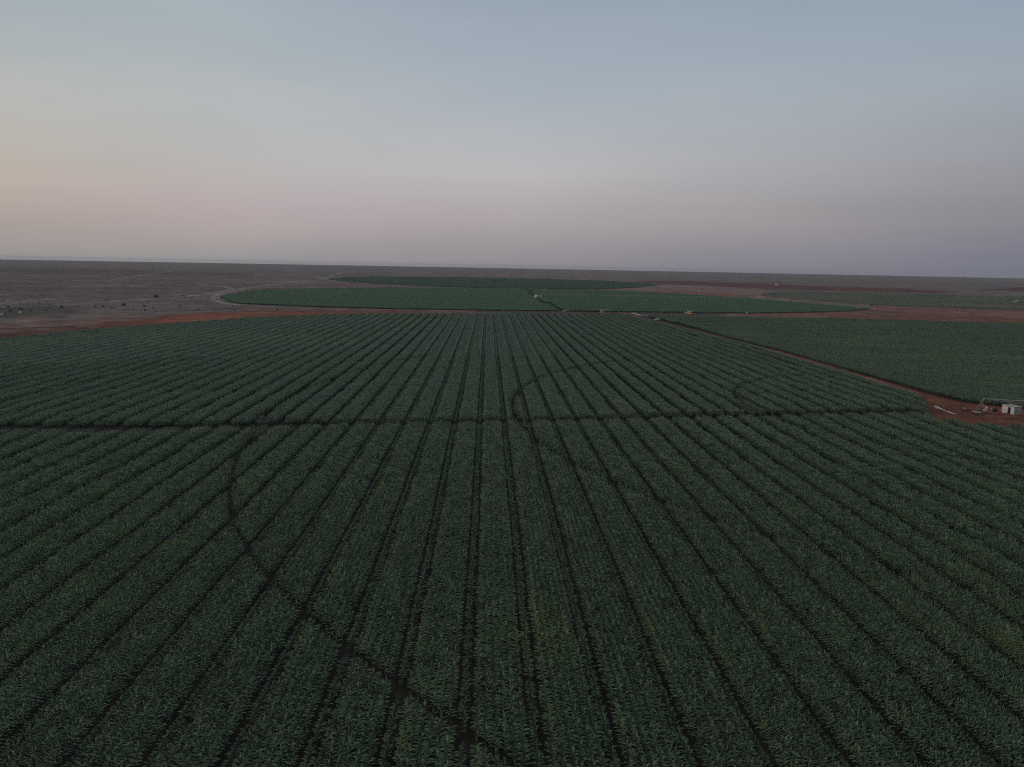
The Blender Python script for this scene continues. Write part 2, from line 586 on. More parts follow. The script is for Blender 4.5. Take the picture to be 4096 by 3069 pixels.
# brown rough ground between the right edge of circle 2 and the near circle
zone([(2900, 1256), (3200, 1250), (3460, 1236), (3480, 1226), (3700, 1228), (4096, 1240), (4300, 1246), (4300, 1310), (3700, 1290), (3072, 1272)], np.array([0.235, 0.112, 0.082]), 6, 1.0, 0.4)
zone([(3300, 1262), (3600, 1262), (4096, 1270), (4300, 1276), (4300, 1310), (3700, 1290), (3300, 1276)], C_RED * 0.36, 12, 0.6)
zone([(2900, 1256), (3100, 1252), (3300, 1250), (3300, 1256), (3100, 1259), (2900, 1259)], C_RED * 0.5, 4, 0.6, 0.2)
zone([(1900, 1240), (2300, 1243), (2900, 1252), (2900, 1262), (2300, 1256), (1900, 1250)], C_BROWN * 0.42, 4, 0.9, 0.3)
# soil under the crops, red earth in the clearing and on the road
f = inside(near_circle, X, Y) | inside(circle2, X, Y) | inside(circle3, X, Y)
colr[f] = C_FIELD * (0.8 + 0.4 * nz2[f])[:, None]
dcl = dist_line(CLEAR, X, Y, True)
icl = inside(CLEAR, X, Y)
f = np.clip(0.5 + np.where(icl, dcl, -dcl) / 3, 0, 1)
f = np.maximum(f, np.clip(1.6 - dist_line(ROAD, X, Y) / 3.2, 0, 1))
colr = colr * (1 - f[:, None]) + (C_RED * 0.50) * (0.8 + 0.4 * vnoise(X, Y, 2.2, 8))[:, None] * f[:, None]
fade = np.clip((rr - 3200) / 5000, 0, 1)[:, None]
colr = colr * (1 - fade) + C_FAR * fade

gm, t, p = mat_new("ground_soil")
a = t.nodes.new("ShaderNodeAttribute")
a.attribute_name = "soil"
n1 = tex_noise(t, 0.55, 6)
n2 = tex_noise(t, 0.06, 5)
n3 = tex_noise(t, 0.008, 4)
c1 = mix_rgb(t, a.outputs["Color"], ramp(t, n1, [(0.3, (0.78, 0.78, 0.78)), (0.7, (1.22, 1.22, 1.22))]), 1.0, "MULTIPLY")
c1 = mix_rgb(t, c1, ramp(t, n2, [(0.3, (0.62, 0.64, 0.62)), (0.7, (1.36, 1.34, 1.34))]), 1.0, "MULTIPLY")
c1 = mix_rgb(t, c1, ramp(t, n3, [(0.3, (0.66, 0.68, 0.66)), (0.7, (1.3, 1.28, 1.3))]), 1.0, "MULTIPLY")
t.links.new(c1, p.inputs["Base Color"])
p.inputs["Roughness"].default_value = 0.95
p.inputs["Specular IOR Level"].default_value = 0.1
bn = t.nodes.new("ShaderNodeBump")
bn.inputs["Strength"].default_value = 0.5
bn.inputs["Distance"].default_value = 0.15
t.links.new(n1, bn.inputs["Height"])
t.links.new(bn.outputs[0], p.inputs["Normal"])
gme = mesh_from("ground", GV, GQ, gm)
# close the centre
import bmesh
bm = bmesh.new()
bm.from_mesh(gme)
bm.verts.ensure_lookup_table()
for j in range(nA):
    bm.faces.new((bm.verts[0], bm.verts[1 + (j + 1) % nA], bm.verts[1 + j]))
bm.to_mesh(gme)
bm.free()
ca = gme.color_attributes.new("soil", "FLOAT_COLOR", "POINT")
ca.data.foreach_set("color", np.hstack([colr, np.ones((len(colr), 1))]).astype(np.float32).ravel())
ground = tag(link("ground", gme), "grey brown scrub plain with red soil belts reaching the flat horizon", kind="structure")


# ------------------------------------------------------------------ dirt tracks (thin ribbons 2 cm above the soil)
def track_mat(name, col, lo=0.7, hi=1.25):
    mt, t, p = mat_new(name)
    n1 = tex_noise(t, 0.5, 5)
    n2 = tex_noise(t, 0.05, 4)
    cc = mix_rgb(t, col, ramp(t, n1, [(0.3, (lo,) * 3), (0.7, (hi,) * 3)]), 1.0, "MULTIPLY")
    cc = mix_rgb(t, cc, ramp(t, n2, [(0.35, (0.6,) * 3), (0.65, (1.3,) * 3)]), 1.0, "MULTIPLY")
    t.links.new(cc, p.inputs["Base Color"])
    p.inputs["Roughness"].default_value = 0.95
    return mt


M_TRACK = track_mat("pale_track", (0.29, 0.24, 0.215))
M_TRACK2 = track_mat("faint_track", (0.27, 0.222, 0.20))
M_REDTRACK = track_mat("red_track", (0.33, 0.14, 0.095))
M_BANK = track_mat("dark_bank", (0.095, 0.068, 0.058))


def ribbon(name, pts, w, mat, label, z=0.02, raise_=0.0):
    P = [np.asarray(q) for q in pts]
    # resample
    out = []
    for a_, b_ in zip(P[:-1], P[1:]):
        n = max(2, int(np.linalg.norm(b_ - a_) / 8))
        for k in range(n):
            out.append(a_ + (b_ - a_) * k / n)
    out.append(P[-1])
    out = np.array(out)
    for _ in range(4):
        out[1:-1] = (out[:-2] + out[1:-1] * 2 + out[2:]) / 4
    d = np.gradient(out, axis=0)
    nrm = np.stack([-d[:, 1], d[:, 0]], 1) / np.linalg.norm(d, axis=1)[:, None]
    n = len(out)
    k = np.arange(n)
    w1 = w * (0.5 + 0.35 * (vnoise(k, k * 0, 1.7, 4) - 0.5))
    w2 = w * (0.5 + 0.35 * (vnoise(k, k * 0, 1.7, 9) - 0.5))
    A = out + nrm * w1[:, None]
    B = out - nrm * w2[:, None]
    if raise_ > 0:
        rows = [A, out + nrm * w * 0.15, out - nrm * w * 0.15, B]
        zs = [0.0, raise_, raise_, 0.0]
    else:
        rows = [A, B]
        zs = [z, z]
    V = np.vstack([np.hstack([r, np.full((n, 1), zz)]) for r, zz in zip(rows, zs)])
    Q = []
    for r in range(len(rows) - 1):
        for i in range(n - 1):
            Q.append((r * n + i, (r + 1) * n + i, (r + 1) * n + i + 1, r * n + i + 1))
    o = link(name, mesh_from(name, V, np.array(Q), mat))
    return tag(o, label, kind="structure")


ribbon("dirt_track", ats([(-300, 1238), (-60, 1231), (0, 1230), (230, 1220), (480, 1206), (640, 1193), (700, 1192)]), 5, M_TRACK2, "faint straight track crossing the left plain above the shrubs")
ribbon("dirt_track", ats([(735, 1185), (830, 1175), (930, 1158), (1024, 1147), (1120, 1135), (1200, 1124), (1280, 1119), (1360, 1093)]), 7, M_TRACK, "pale track curving past the left end of the middle green circle", 0.03)
ribbon("dirt_track", ats([(735, 1188), (850, 1176), (940, 1165)]), 4, M_TRACK, "short pale spur beside the curving track", 0.04)
ribbon("dirt_track", ats([(1000, 1153), (930, 1163), (880, 1175), (850, 1185), (852, 1198), (895, 1214), (960, 1221)]), 6, M_TRACK, "pale ring track round the left end of the middle circle", 0.05)
ribbon("dirt_track", ats([(0, 1216), (90, 1208), (190, 1195), (200, 1194)]), 5, M_TRACK2, "short faint track at the left edge of the plain", 0.03)
ribbon("dirt_track", ats([(300, 1121), (340, 1124), (460, 1124)]), 14, M_TRACK2, "distant pale track streak on the left plain", 0.03)
ribbon("dirt_track", ats([(500, 1126), (560, 1129), (670, 1131)]), 10, M_TRACK2, "second distant pale streak on the left plain", 0.03)
ribbon("dirt_track", ats([(780, 1136), (860, 1143), (900, 1147), (935, 1157)]), 8, M_TRACK, "distant pale track joining the curving track", 0.04)
ribbon("dirt_track", ats([(430, 1122), (570, 1100), (700, 1083)]), 8, M_TRACK2, "very faint track running to the horizon", 0.03)
ribbon("dirt_track", ats([(1260, 1104), (1300, 1116), (1330, 1123), (1500, 1138), (1800, 1149)]), 10, M_TRACK2, "pale track round the left end of the farthest circle", 0.05)
ribbon("dirt_track", ats([(2850, 1259), (3072, 1257), (3270, 1252)]), 3.5, M_REDTRACK, "red brown track beside the lower edge of the middle circle", 0.03)
ribbon("dirt_track", ats([(3330, 1210), (3420, 1214), (3460, 1220), (3500, 1238)]), 5, M_REDTRACK, "short pale track at the right tip of the middle circle", 0.03)
ribbon("dirt_track", ats([(3040, 1193), (3040, 1178), (3080, 1170), (3180, 1168)]), 10, M_REDTRACK, "red track round the left end of the pale field", 0.03)
ribbon("dirt_track", ats([(2620, 1134), (2638, 1140), (2560, 1150)]), 9, M_TRACK2, "faint track round the right tip of the farthest circle", 0.03)
ribbon("earth_bank", ats([(-200, 1324), (0, 1317), (150, 1311), (300, 1307)]), 1.6, M_BANK, "low dark earth bank along the brown belt at the left edge", raise_=0.5)
RUT = np.vstack([at(4110, 1672), at(4040, 1670), at(3980, 1667), at(3900, 1662), at(3830, 1645), at(3770, 1612), ROAD[1:3], [[139.7, 300]]])
M_RUT = M_REDTRACK
rd = np.gradient(ROAD[1:], axis=0)
rn = np.stack([-rd[:, 1], rd[:, 0]], 1) / np.linalg.norm(rd, axis=1)[:, None]
ribbon("wheel_rut", ROAD[1:] + rn * 0.9, 0.8, M_REDTRACK, "paler wheel rut of the red dirt road, on the side of the striped field", 0.045)
ribbon("wheel_rut", ROAD[1:] - rn * 0.9, 0.8, M_REDTRACK, "paler wheel rut of the red dirt road, on the side of the even field", 0.045)
# trodden soil of the pump site, laid 1-4 cm over the plain with its ruts, darker patches and tread marks modelled in a fine sheet
gx, gy = np.arange(118, 186, 0.25), np.arange(168, 232, 0.25)
SX, SY = np.meshgrid(gx, gy)
sx, sy = SX.ravel(), SY.ravel()
dC = dist_line(CLEAR, sx, sy, True)
sC = np.where(inside(CLEAR, sx, sy), dC, -dC)
open_ = np.clip(0.5 + sC / 2.5, 0, 1)
open_ = np.maximum(open_, np.clip(1.5 - dist_line(ROAD, sx, sy) / 3.2, 0, 1))
n_a, n_b, n_c = vnoise(sx, sy, 5.0, 101), vnoise(sx, sy, 1.3, 102), vnoise(sx, sy, 0.5, 103)
soil = (C_RED * 0.47) * (0.62 + 0.5 * n_a + 0.26 * n_b + 0.16 * n_c)[:, None]
zz = 0.012 + 0.02 * n_b + 0.012 * n_c
dR = dist_line(RUT, sx, sy)


def blend(mask, col, k):
    global soil
    m_ = np.clip(mask, 0, 1)[:, None] * k
    soil = soil * (1 - m_) + np.asarray(col) * m_


brk = 0.45 + 0.9 * vnoise(sx, sy, 3.0, 104)
blend(np.exp(-((dR - 0.9) / 0.35) ** 2) * brk, [0.33, 0.155, 0.11], 0.75)
blend(np.exp(-(dR / 0.4) ** 2) * brk, [0.12, 0.045, 0.03], 0.5)
for path, c_, w_, k_ in (([(3960, 1628), (4040, 1640), (4110, 1660)], [0.30, 0.15, 0.11], 0.8, 0.5), ([(3700, 1585), (3800, 1606), (3900, 1622), (4100, 1640)], [0.30, 0.14, 0.10], 0.7, 0.55),
                         ([(3950, 1662), (4010, 1666), (4050, 1664)], [0.36, 0.17, 0.125], 1.3, 0.7), ([(3890, 1656), (3912, 1661), (3930, 1661)], [0.07, 0.045, 0.04], 0.9, 0.75),
                         ([(4046, 1662), (4070, 1664), (4110, 1662)], [0.07, 0.038, 0.032], 0.9, 0.7), ([(3990, 1678), (4060, 1674), (4110, 1676)], [0.14, 0.05, 0.035], 1.4, 0.6),
                         ([(3798, 1620), (3806, 1624), (3812, 1629)], [0.07, 0.03, 0.025], 0.35, 0.8), ([(3760, 1646), (3800, 1662), (3860, 1666)], [0.11, 0.06, 0.04], 1.6, 0.6),
                         ([(3840, 1640), (3880, 1648)], [0.16, 0.07, 0.05], 1.2, 0.5)):
    dd_ = dist_line(ats(path), sx, sy)
    blend(np.exp(-(dd_ / w_) ** 2) * (0.35 + 1.0 * vnoise(sx, sy, 1.6, 105)), c_, k_)
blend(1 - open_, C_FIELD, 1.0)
SN = (len(gy), len(gx))
i2, j3 = np.meshgrid(np.arange(SN[0] - 1), np.arange(SN[1] - 1), indexing="ij")
b0 = i2 * SN[1] + j3
SQ = np.stack([b0, b0 + 1, b0 + 1 + SN[1], b0 + SN[1]], -1).reshape(-1, 4)
edge_ = np.minimum(np.minimum(sx - gx[0], gx[-1] - sx), np.minimum(sy - gy[0], gy[-1] - sy))
zz = np.where(edge_ < 0.3, -0.02, zz)
sme = mesh_from("bare_soil", np.stack([sx, sy, zz], 1), SQ, gm, True)
ca = sme.color_attributes.new("soil", "FLOAT_COLOR", "POINT")
ca.data.foreach_set("color", np.hstack([soil, np.ones((len(soil), 1))]).astype(np.float32).ravel())
tag(link("bare_soil", sme), "trodden red soil of the pump site with wheel ruts", kind="structure")
# a few pale or reddish bare patches
for q, w, l in (([(8, 1287), (60, 1284), (110, 1283)], 7, "pale bare patch at the left edge of the brown belt"), ([(1030, 1250), (1072, 1250)], 6, "small pale patch in the red soil belt"),
                ([(560, 1250), (760, 1246), (960, 1242)], 3, "thin pale wheel track above the red soil belt")):
    ribbon("bare_patch", ats(q), w, M_TRACK2, l, 0.035)


# ------------------------------------------------------------------ crop plants
def plant_arrays(r, n_leaf, n_seg, hs, length, width, across=0.0, spread=0.55, droop=(2.0, 2.7), stalk=True, spine=False):
    V, Q = [], []
    base = 0
    tilt = r.normal(0, 0.04, 2)
    if stalk:
        k = 0.018
        for z in (0.0, hs):
            for dx, dy in ((k, 0), (-k * 0.5, k * 0.87), (-k * 0.5, -k * 0.87)):
                V.append((dx + tilt[0] * z, dy + tilt[1] * z, z))
        Q += [(0, 1, 4, 3), (1, 2, 5, 4), (2, 0, 3, 5)]
        base = 6
    for i in range(n_leaf):
        u = i / max(1, n_leaf - 1)
        z0 = hs * (0.35 + 0.65 * u)
        a = across + (0 if i % 2 else math.pi) + r.normal(0, spread)
        th0 = (0.75 - 0.5 * u) + r.normal(0, 0.1)
        th1 = r.uniform(*droop) - 0.5 * u
        if spine and u > 0.7:                    # the upright whorl that makes the bright line of a row
            th0, th1 = r.uniform(0.0, 0.18), r.uniform(0.3, 1.0)
            a = r.uniform(0, 2 * math.pi)
        Ls = length * (0.8 + 0.35 * math.sin(math.pi * (0.15 + 0.75 * u))) * r.uniform(0.85, 1.15)
        ca_, sa = math.cos(a), math.sin(a)
        tw = r.normal(0, 0.35)
        x = y = 0.0
        z = z0
        px, pz = 0.0, z0
        for s in range(n_seg + 1):
            q = s / n_seg
            ww = width * (0.55 + 1.6 * q * (1 - q) * 1.3) * (1 - q ** 3) * 0.5 + 0.003
            ox, oy = -sa * ww * math.cos(tw * q * 2), ca_ * ww * math.cos(tw * q * 2)
            oz = ww * math.sin(tw * q * 2)
            cx, cyy = ca_ * px + tilt[0] * z0, sa * px + tilt[1] * z0
            V.append((cx + ox, cyy + oy, pz + oz))
            V.append((cx - ox, cyy - oy, pz - oz))
            th = th0 + (th1 - th0) * (q + 0.5 / n_seg) ** 1.15
            px += math.sin(th) * Ls / n_seg
            pz += math.cos(th) * Ls / n_seg
            if s:
                b = base + (s - 1) * 2
                Q.append((b, b + 1, b + 3, b + 2))
        base += (n_seg + 1) * 2
    return np.array(V), np.array(Q)


def assemble(items):
    Vs, Qs, b = [], [], 0
    for V, Q in items:
        Vs.append(V)
        Qs.append(Q + b)
        b += len(V)
    return np.vstack(Vs), np.vstack(Qs)


U = 0.793            # row spacing
PITCH_M = 7.5 * U    # six rows and a gap
ROWS = [3.75 + (i - 2.5) * 0.725 / 0.793 for i in range(6)]     # in row spacings from the gap centre
X0 = -1.45           # x of one gap centre


def clump_mesh(name, seed, mat, n=2, ln=0.8, hs=1.38, across=True, plain_top=False):
    r = np.random.default_rng(seed)
    it = []
    for k in range(n):
        V, Q = plant_arrays(r, 8, 6, hs * r.uniform(0.88, 1.12), 0.60 if across else 0.68, 0.105, spread=(0.26 if across else 1.3) + (0.12 if plain_top else 0), spine=across and not plain_top)
        V = V + np.array([r.normal(0, 0.05), (k + 0.5) * ln / n - ln / 2 + r.normal(0, 0.04), 0])
        it.append((V, Q))
    V, Q = assemble(it)
    return mesh_from(name, V, Q, mat)


def block_mesh(name, seed, mat, gap=True, weedy=False, ly=3.0, step=0.27, hs=1.32, leaves=7, seg=4, lx=PITCH_M):
    r = np.random.default_rng(seed)
    it = []
    rows = [(3.75 * U + (q - 3.75) * U * (0.965 if weedy else 0.925), 1.0) for q in ROWS] + ([(0.0, 0.45)] if weedy else []) if gap else [(q * lx / 8 + lx / 16, 1.0) for q in range(8)]
    for rx, sc in rows:
        y = 0.0
        while y < ly:
            h = hs * sc * r.uniform(0.86, 1.1)
            V, Q = plant_arrays(r, leaves, seg, h, (0.60 if gap else 0.66) * (0.7 + 0.3 * sc), 0.125, spread=0.40 if gap else 1.3, stalk=False)
            it.append((V + np.array([rx - lx / 2 + r.normal(0, 0.05), y - ly / 2, 0]), Q))
            y += step * r.uniform(0.85, 1.15)
    V, Q = assemble(it)
    return mesh_from(name, V, Q, mat)


def scatter(name, protos, pts, rz, sc, idx, tint, label, sz=None, cat=None):
    """ONE object: a point mesh whose geometry nodes set one of the plant meshes on every point"""
    n = len(pts)
    me = bpy.data.meshes.new(name)
    me.vertices.add(n)
    me.vertices.foreach_set("co", np.asarray(pts, dtype=np.float32).ravel())
    for an, ty, arr, key in (("rz", "FLOAT", rz, "value"), ("idx", "INT", idx, "value"), ("tint", "FLOAT", tint, "value")):
        at_ = me.attributes.new(an, ty, "POINT")
        at_.data.foreach_set(key, np.asarray(arr, dtype=np.int32 if ty == "INT" else np.float32))
    at_ = me.attributes.new("sc", "FLOAT_VECTOR", "POINT")
    S = np.stack([sc, sc, sc if sz is None else sz], 1).astype(np.float32)
    at_.data.foreach_set("vector", S.ravel())
    o = link(name, me)
    ng = bpy.data.node_groups.new(name + "_scatter", "GeometryNodeTree")
    ng.interface.new_socket("Geometry", in_out="INPUT", socket_type="NodeSocketGeometry")
    ng.interface.new_socket("Geometry", in_out="OUTPUT", socket_type="NodeSocketGeometry")
    gi, go = ng.nodes.new("NodeGroupInput"), ng.nodes.new("NodeGroupOutput")
    iop = ng.nodes.new("GeometryNodeInstanceOnPoints")
    g2i = ng.nodes.new("GeometryNodeGeometryToInstance")
    for pm in reversed(protos):
        po = bpy.data.objects.new(pm.name + "_proto", pm)
        oi = ng.nodes.new("GeometryNodeObjectInfo")
        oi.inputs["Object"].default_value = po
        oi.inputs["As Instance"].default_value = False
        ng.links.new(oi.outputs["Geometry"], g2i.inputs[0])
    iop.inputs["Pick Instance"].default_value = True

    def attr(nm, ty):
        q = ng.nodes.new("GeometryNodeInputNamedAttribute")
        q.data_type = ty
        q.inputs["Name"].default_value = nm
        return q.outputs["Attribute"]
    ng.links.new(gi.outputs[0], iop.inputs["Points"])
    ng.links.new(g2i.outputs[0], iop.inputs["Instance"])
    ng.links.new(attr("idx", "INT"), iop.inputs["Instance Index"])
    cx = ng.nodes.new("ShaderNodeCombineXYZ")
    ng.links.new(attr("rz", "FLOAT"), cx.inputs[2])
    ng.links.new(cx.outputs[0], iop.inputs["Rotation"])
    ng.links.new(attr("sc", "FLOAT_VECTOR"), iop.inputs["Scale"])
    ng.links.new(iop.outputs[0], go.inputs[0])
    md = o.modifiers.new("scatter", "NODES")
    md.node_group = ng
    tag(o, label, cat, kind="stuff")
    print(name, n, "instances")
    return o


def seen(x, y, mx=70, near=14.0):
    px, py, z = proj(x, y, 1.5)
    e = near * F / np.maximum(z, 5)
    return (z > 5) & (px > -mx - e * 0.4) & (px < W + mx + e * 0.4) & (py < H + 40 + e * 0.8)


def relief(x, y):
    """local vigour of the crop: 0.82 .. 1.1"""
    n = 0.5 * vnoise(x, y, 9, 11) + 0.3 * vnoise(x, y, 3.2, 12) + 0.35 * vnoise(x, y, 40, 13)
    return 0.86 + 0.24 * n


def lanes(x, y, grow=0.0):
    """True where the crop has been left out or flattened"""
    d = np.hypot(x - PIV[0], y - PIV[1])
    wob = vnoise(x, y, 4, 21)
    out = np.zeros(np.shape(x), dtype=bool)
    bend = 197.4 - 4.2 * np.clip((y - 100) / 55, 0, 1) - 0.9 * np.clip((85 - y) / 25, 0, 1)
    for R, w in ((66.5, 0.58), (132 + (180 - y) * 0.045, 0.60), (bend, 0.47 + 0.08 * (y < 80)), (263, 0.4), (329, 0.35)):
        out |= np.abs(d - R) < w * (0.93 + 0.14 * wob) + grow
    db = dist_line(BAND, x, y)
    wb = 2.0 + 1.0 * (vnoise(x, y * 0, 11, 22) - 0.3) + np.clip((-30 - x) / 60, 0, 1) * 1.5
    out |= db < wb + grow
    out |= dist_line(ROAD, x, y) < 3.2 + 0.9 * (wob - 0.5) + np.clip((260 - y) / 50, 0, 1) * 1.2 + grow
    dc = dist_line(CLEAR, x, y, True)
    s = np.where(inside(CLEAR, x, y), dc, -dc)
    out |= s > -0.2 + 1.2 * (wob - 0.5) - grow
    return out


def east_side(x, y):
    xr = np.interp(y, ROAD[:, 1], ROAD[:, 0])
    return (x > xr) & (y > 203 - (x - 141) * 0.12)


# rows of clumps near the camera
DN = 300.0
CL = 0.8
clumps = [clump_mesh(f"maize_clump_{k}", 100 + k, M_MAIZE) for k in range(14)]
clumps_e = [clump_mesh(f"maize_bushy_clump_{k}", 150 + k, M_MAIZE, n=3, across=False) for k in range(10)]
singles = [clump_mesh(f"maize_plant_{k}", 170 + k, M_MAIZE, n=1, ln=0.4) for k in range(8)]
low = [clump_mesh(f"low_maize_clump_{k}", 200 + k, M_MAIZE, hs=0.58) for k in range(6)]
kx = np.arange(math.floor((-320 - X0) / PITCH_M), math.ceil((330 - X0) / PITCH_M) + 1)
xs, rw = [], []
for k in kx:
    for i, q in enumerate(ROWS):
        xs.append(X0 + k * PITCH_M + q * U)
        rw.append(i + 1)
    xs.append(X0 + k * PITCH_M)
    rw.append(0)
xs, rw = np.array(xs), np.array(rw)
ys = np.arange(28, 640, CL)
PX_, PY_ = np.meshgrid(xs, ys)
RW_ = np.broadcast_to(rw, PX_.shape)
x, y, r_ = PX_.ravel(), PY_.ravel() + rng.uniform(-0.1, 0.1, PX_.size), RW_.ravel()
near_road = (dist_line(ROAD, x, y) < 14) | (dist_line(edge_far, x, y) < 8)
k = ((np.hypot(x, y) < DN) | near_road) & seen(x, y) & inside(near_circle, x, y) & ~east_side(x, y)
x, y, r_ = x[k], y[k], r_[k]
mid = X0 + (np.floor((x - X0) / PITCH_M + 1e-6) + 0.5) * PITCH_M
far_f = np.clip((np.hypot(x, y) - 85) / 90, 0, 1)
x = np.where(r_ > 0, mid + (x - mid) * (1 - (0.035 + 0.04 * np.clip((np.abs(x) - 22) / 30, 0, 1)) * far_f), x)
# the drilled rows wander a little
wander = 0.4 * (vnoise(x * 0 + np.floor((x - X0) / PITCH_M), y, 45, 31) - 0.5)
volunteer = ~((r_ == 0) & (rng.random(len(x)) < 1.15 * np.clip((np.hypot(x, y) - 100) / 110, 0, 1) * np.clip((np.abs(x) - 22) / 30, 0, 1)))
x, y, r_, wander = x[volunteer], y[volunteer], r_[volunteer], wander[volunteer]
k = ~lanes(x, y, 0.75)
# single plants along the margins of every lane, so that their edges follow the wheel lines
xm, ym, rm, wmn = [np.tile(v[~k], 2) for v in (x, y, r_, wander)]
ym = ym + np.repeat([-0.2, 0.2], len(xm) // 2)
km = (~lanes(xm, ym) | ((rm == 0) & (rng.random(len(xm)) < 0.35) & (dist_line(BAND, xm, ym) > 4) & (dist_line(ROAD, xm, ym) > 6) & ~inside(CLEAR, xm, ym))) & (np.hypot(xm, ym) < 340)
xm, ym, rm, wmn = xm[km], ym[km], rm[km], wmn[km]


thin = vnoise(x, y, 2.2, 43) > 0.985
k &= ~(thin & (rng.random(len(x)) < 0.7))
x, y, r_, wander = x[k], y[k], r_[k], wander[k]
n = len(x)
rel = relief(x, y)
plainf = rng.random(n) < np.clip((np.hypot(x, y) - 95) / 90, 0, 1)
idx = np.where(r_ == 0, 14 + rng.integers(0, 6, n), np.where(plainf, 28 + rng.integers(0, 10, n), rng.integers(0, 14, n)))
edge_t = np.where((r_ == 1) & (vnoise(x, y, 6, 53) > 0.45), 0.34, 0.0)
patch = np.clip((vnoise(x, y, 3, 51) * 0.6 + vnoise(x, y, 20, 52) * 0.6 - 0.84) * 3.0, 0, 0.8)
for px_, py_, r0, am in ((2170, 2490, 3.8, 0.72), (2070, 2530, 2.2, 0.45), (1990, 2500, 2.0, 0.45), (2320, 1885, 3.2, 0.75), (2480, 1850, 3.5, 0.4), (2270, 1655, 3.0, 0.55),
                         (2400, 1640, 3.5, 0.45), (1480, 2215, 1.8, 0.5), (1350, 2330, 1.8, 0.4), (1700, 2560, 1.6, 0.5), (2530, 1905, 3.0, 0.45), (3400, 1720, 5.0, 0.35),
                         (2700, 1775, 4.0, 0.35), (940, 1990, 3.0, 0.3), (2060, 1610, 3.0, 0.3), (1920, 1500, 5.0, 0.25), (3130, 2020, 3.0, 0.3), (2620, 2450, 1.6, 0.4)):
    c0 = at(px_, py_, 1.8)
    patch += am * (1.0 if px_ == 2170 else 0.4) * np.exp(-(((x - c0[0]) / r0) ** 2 + ((y - c0[1]) / (r0 * 1.8)) ** 2) ** 1.5) * (0.5 + 0.7 * vnoise(x, y, 1.2, 55))
tint = np.clip(rng.normal(0.03, 0.06, n) + edge_t * rng.random(n) * 1.6 + patch, 0, 0.8)
pts = np.stack([x + wander + rng.normal(0, 0.03, n), y, np.zeros(n)], 1)
outer = ((r_ == 1) | (r_ == 6)) & (vnoise(x, y, 5.0, 44) > 0.66)
scn = rel * rng.uniform(0.9, 1.08, n) * np.where(outer, 0.86, 1.0) * np.where(rng.random(n) < 0.03, 0.6, 1.0)
near_n = n
P_near = (pts, rng.integers(0, 2, n) * math.pi + rng.normal(0, 0.06, n), scn, idx, tint)
nm = len(xm)
pm_ = np.stack([xm + wmn + rng.normal(0, 0.03, nm), ym, np.zeros(nm)], 1)
P_near = [np.concatenate([a_, b_]) for a_, b_ in zip(P_near, (pm_, rng.integers(0, 2, nm) * math.pi + rng.normal(0, 0.08, nm), relief(xm, ym) * rng.uniform(0.88, 1.06, nm) * np.where(rm == 0, 0.5, 1.0),
                                                             20 + rng.integers(0, 8, nm), np.clip(rng.normal(0.05, 0.08, nm), 0, 0.6)))]
clumps_p = [clump_mesh(f"maize_round_clump_{k}", 220 + k, M_MAIZE, n=3, plain_top=True) for k in range(10)]
scatter("maize_crop", clumps + low + singles + clumps_p, P_near[0], P_near[1], P_near[2], P_near[3], P_near[4],
        "tall dark green maize in straight strips filling the whole foreground")

# far part of the same field: blocks one strip wide
blocks = [block_mesh(f"maize_block_{k}", 300 + k, M_MAIZE, weedy=k > 7) for k in range(12)]
bx = X0 + kx * PITCH_M + PITCH_M / 2
by = np.arange(150, 640, 3.0)
BX, BY = np.meshgrid(bx, by)
x, y = BX.ravel(), BY.ravel()
k = (np.hypot(x, y) >= DN + 0) & (dist_line(ROAD, x, y) >= 14) & (dist_line(edge_far, x, y) >= 7) & seen(x, y, 90) & inside(near_circle, x, y) & ~east_side(x, y)
k &= dist_line(BAND, x, y) > 2.5
x, y = x[k], y[k]
n = len(x)
wander = 0.4 * (vnoise(np.floor((x - X0) / PITCH_M), y, 45, 31) - 0.5)
patch = np.clip((vnoise(x, y, 14, 51) * 0.6 + vnoise(x, y, 60, 52) * 0.6 - 0.72) * 1.6, 0, 0.35)
scatter("maize_crop", blocks, np.stack([x + wander, y, np.zeros(n)], 1), np.zeros(n), np.ones(n), np.where(np.abs(x) < 32, rng.integers(8, 12, n), rng.integers(0, 8, n)), np.clip(rng.normal(0.04, 0.04, n) + patch, 0, 0.6),
        "distant half of the striped maize field below the red soil belt", sz=relief(x, y) * rng.uniform(0.94, 1.06, n) * 1.02)

# the field east of the dirt road: rows across the view
xs2 = np.arange(138, 700, CL)
ys2 = np.arange(180, 640, U)
PX_, PY_ = np.meshgrid(xs2, ys2)
x, y = PX_.ravel() + rng.uniform(-0.1, 0.1, PX_.size), PY_.ravel()
k = ((np.hypot(x, y) < 330) | (dist_line(ROAD, x, y) < 10)) & seen(x, y) & inside(near_circle, x, y) & east_side(x, y)
x, y = x[k], y[k]
k = ~lanes(x, y)
x, y = x[k], y[k]
n = len(x)
scatter("maize_crop", clumps_e, np.stack([x, y + rng.normal(0, 0.12, n), np.zeros(n)], 1), rng.uniform(0, 6.28, n), relief(x, y) * rng.uniform(0.86, 1.06, n) * (0.80 + 0.08 * np.clip(dist_line(ROAD, x, y) / 15, 0, 1)),
        rng.integers(0, 10, n), np.clip(rng.normal(0.10, 0.06, n) + np.clip((vnoise(x, y, 9, 61) - 0.55) * 1.2, 0, 0.5), 0, 0.8),
        "maize edge facing the red road and the pump hut, east of the road")
blocks2 = [block_mesh(f"maize_even_block_{k}", 330 + k, M_MAIZE, gap=False, lx=6.0, ly=3.0) for k in range(6)]
BX, BY = np.meshgrid(np.arange(120, 720, 3.0), np.arange(200, 640, 6.0))
x, y = BX.ravel(), BY.ravel()
k = (np.hypot(x, y) >= 330) & (dist_line(ROAD, x, y) >= 10) & seen(x, y, 90) & inside(near_circle, x, y) & east_side(x, y)
x, y = x[k], y[k]
n = len(x)
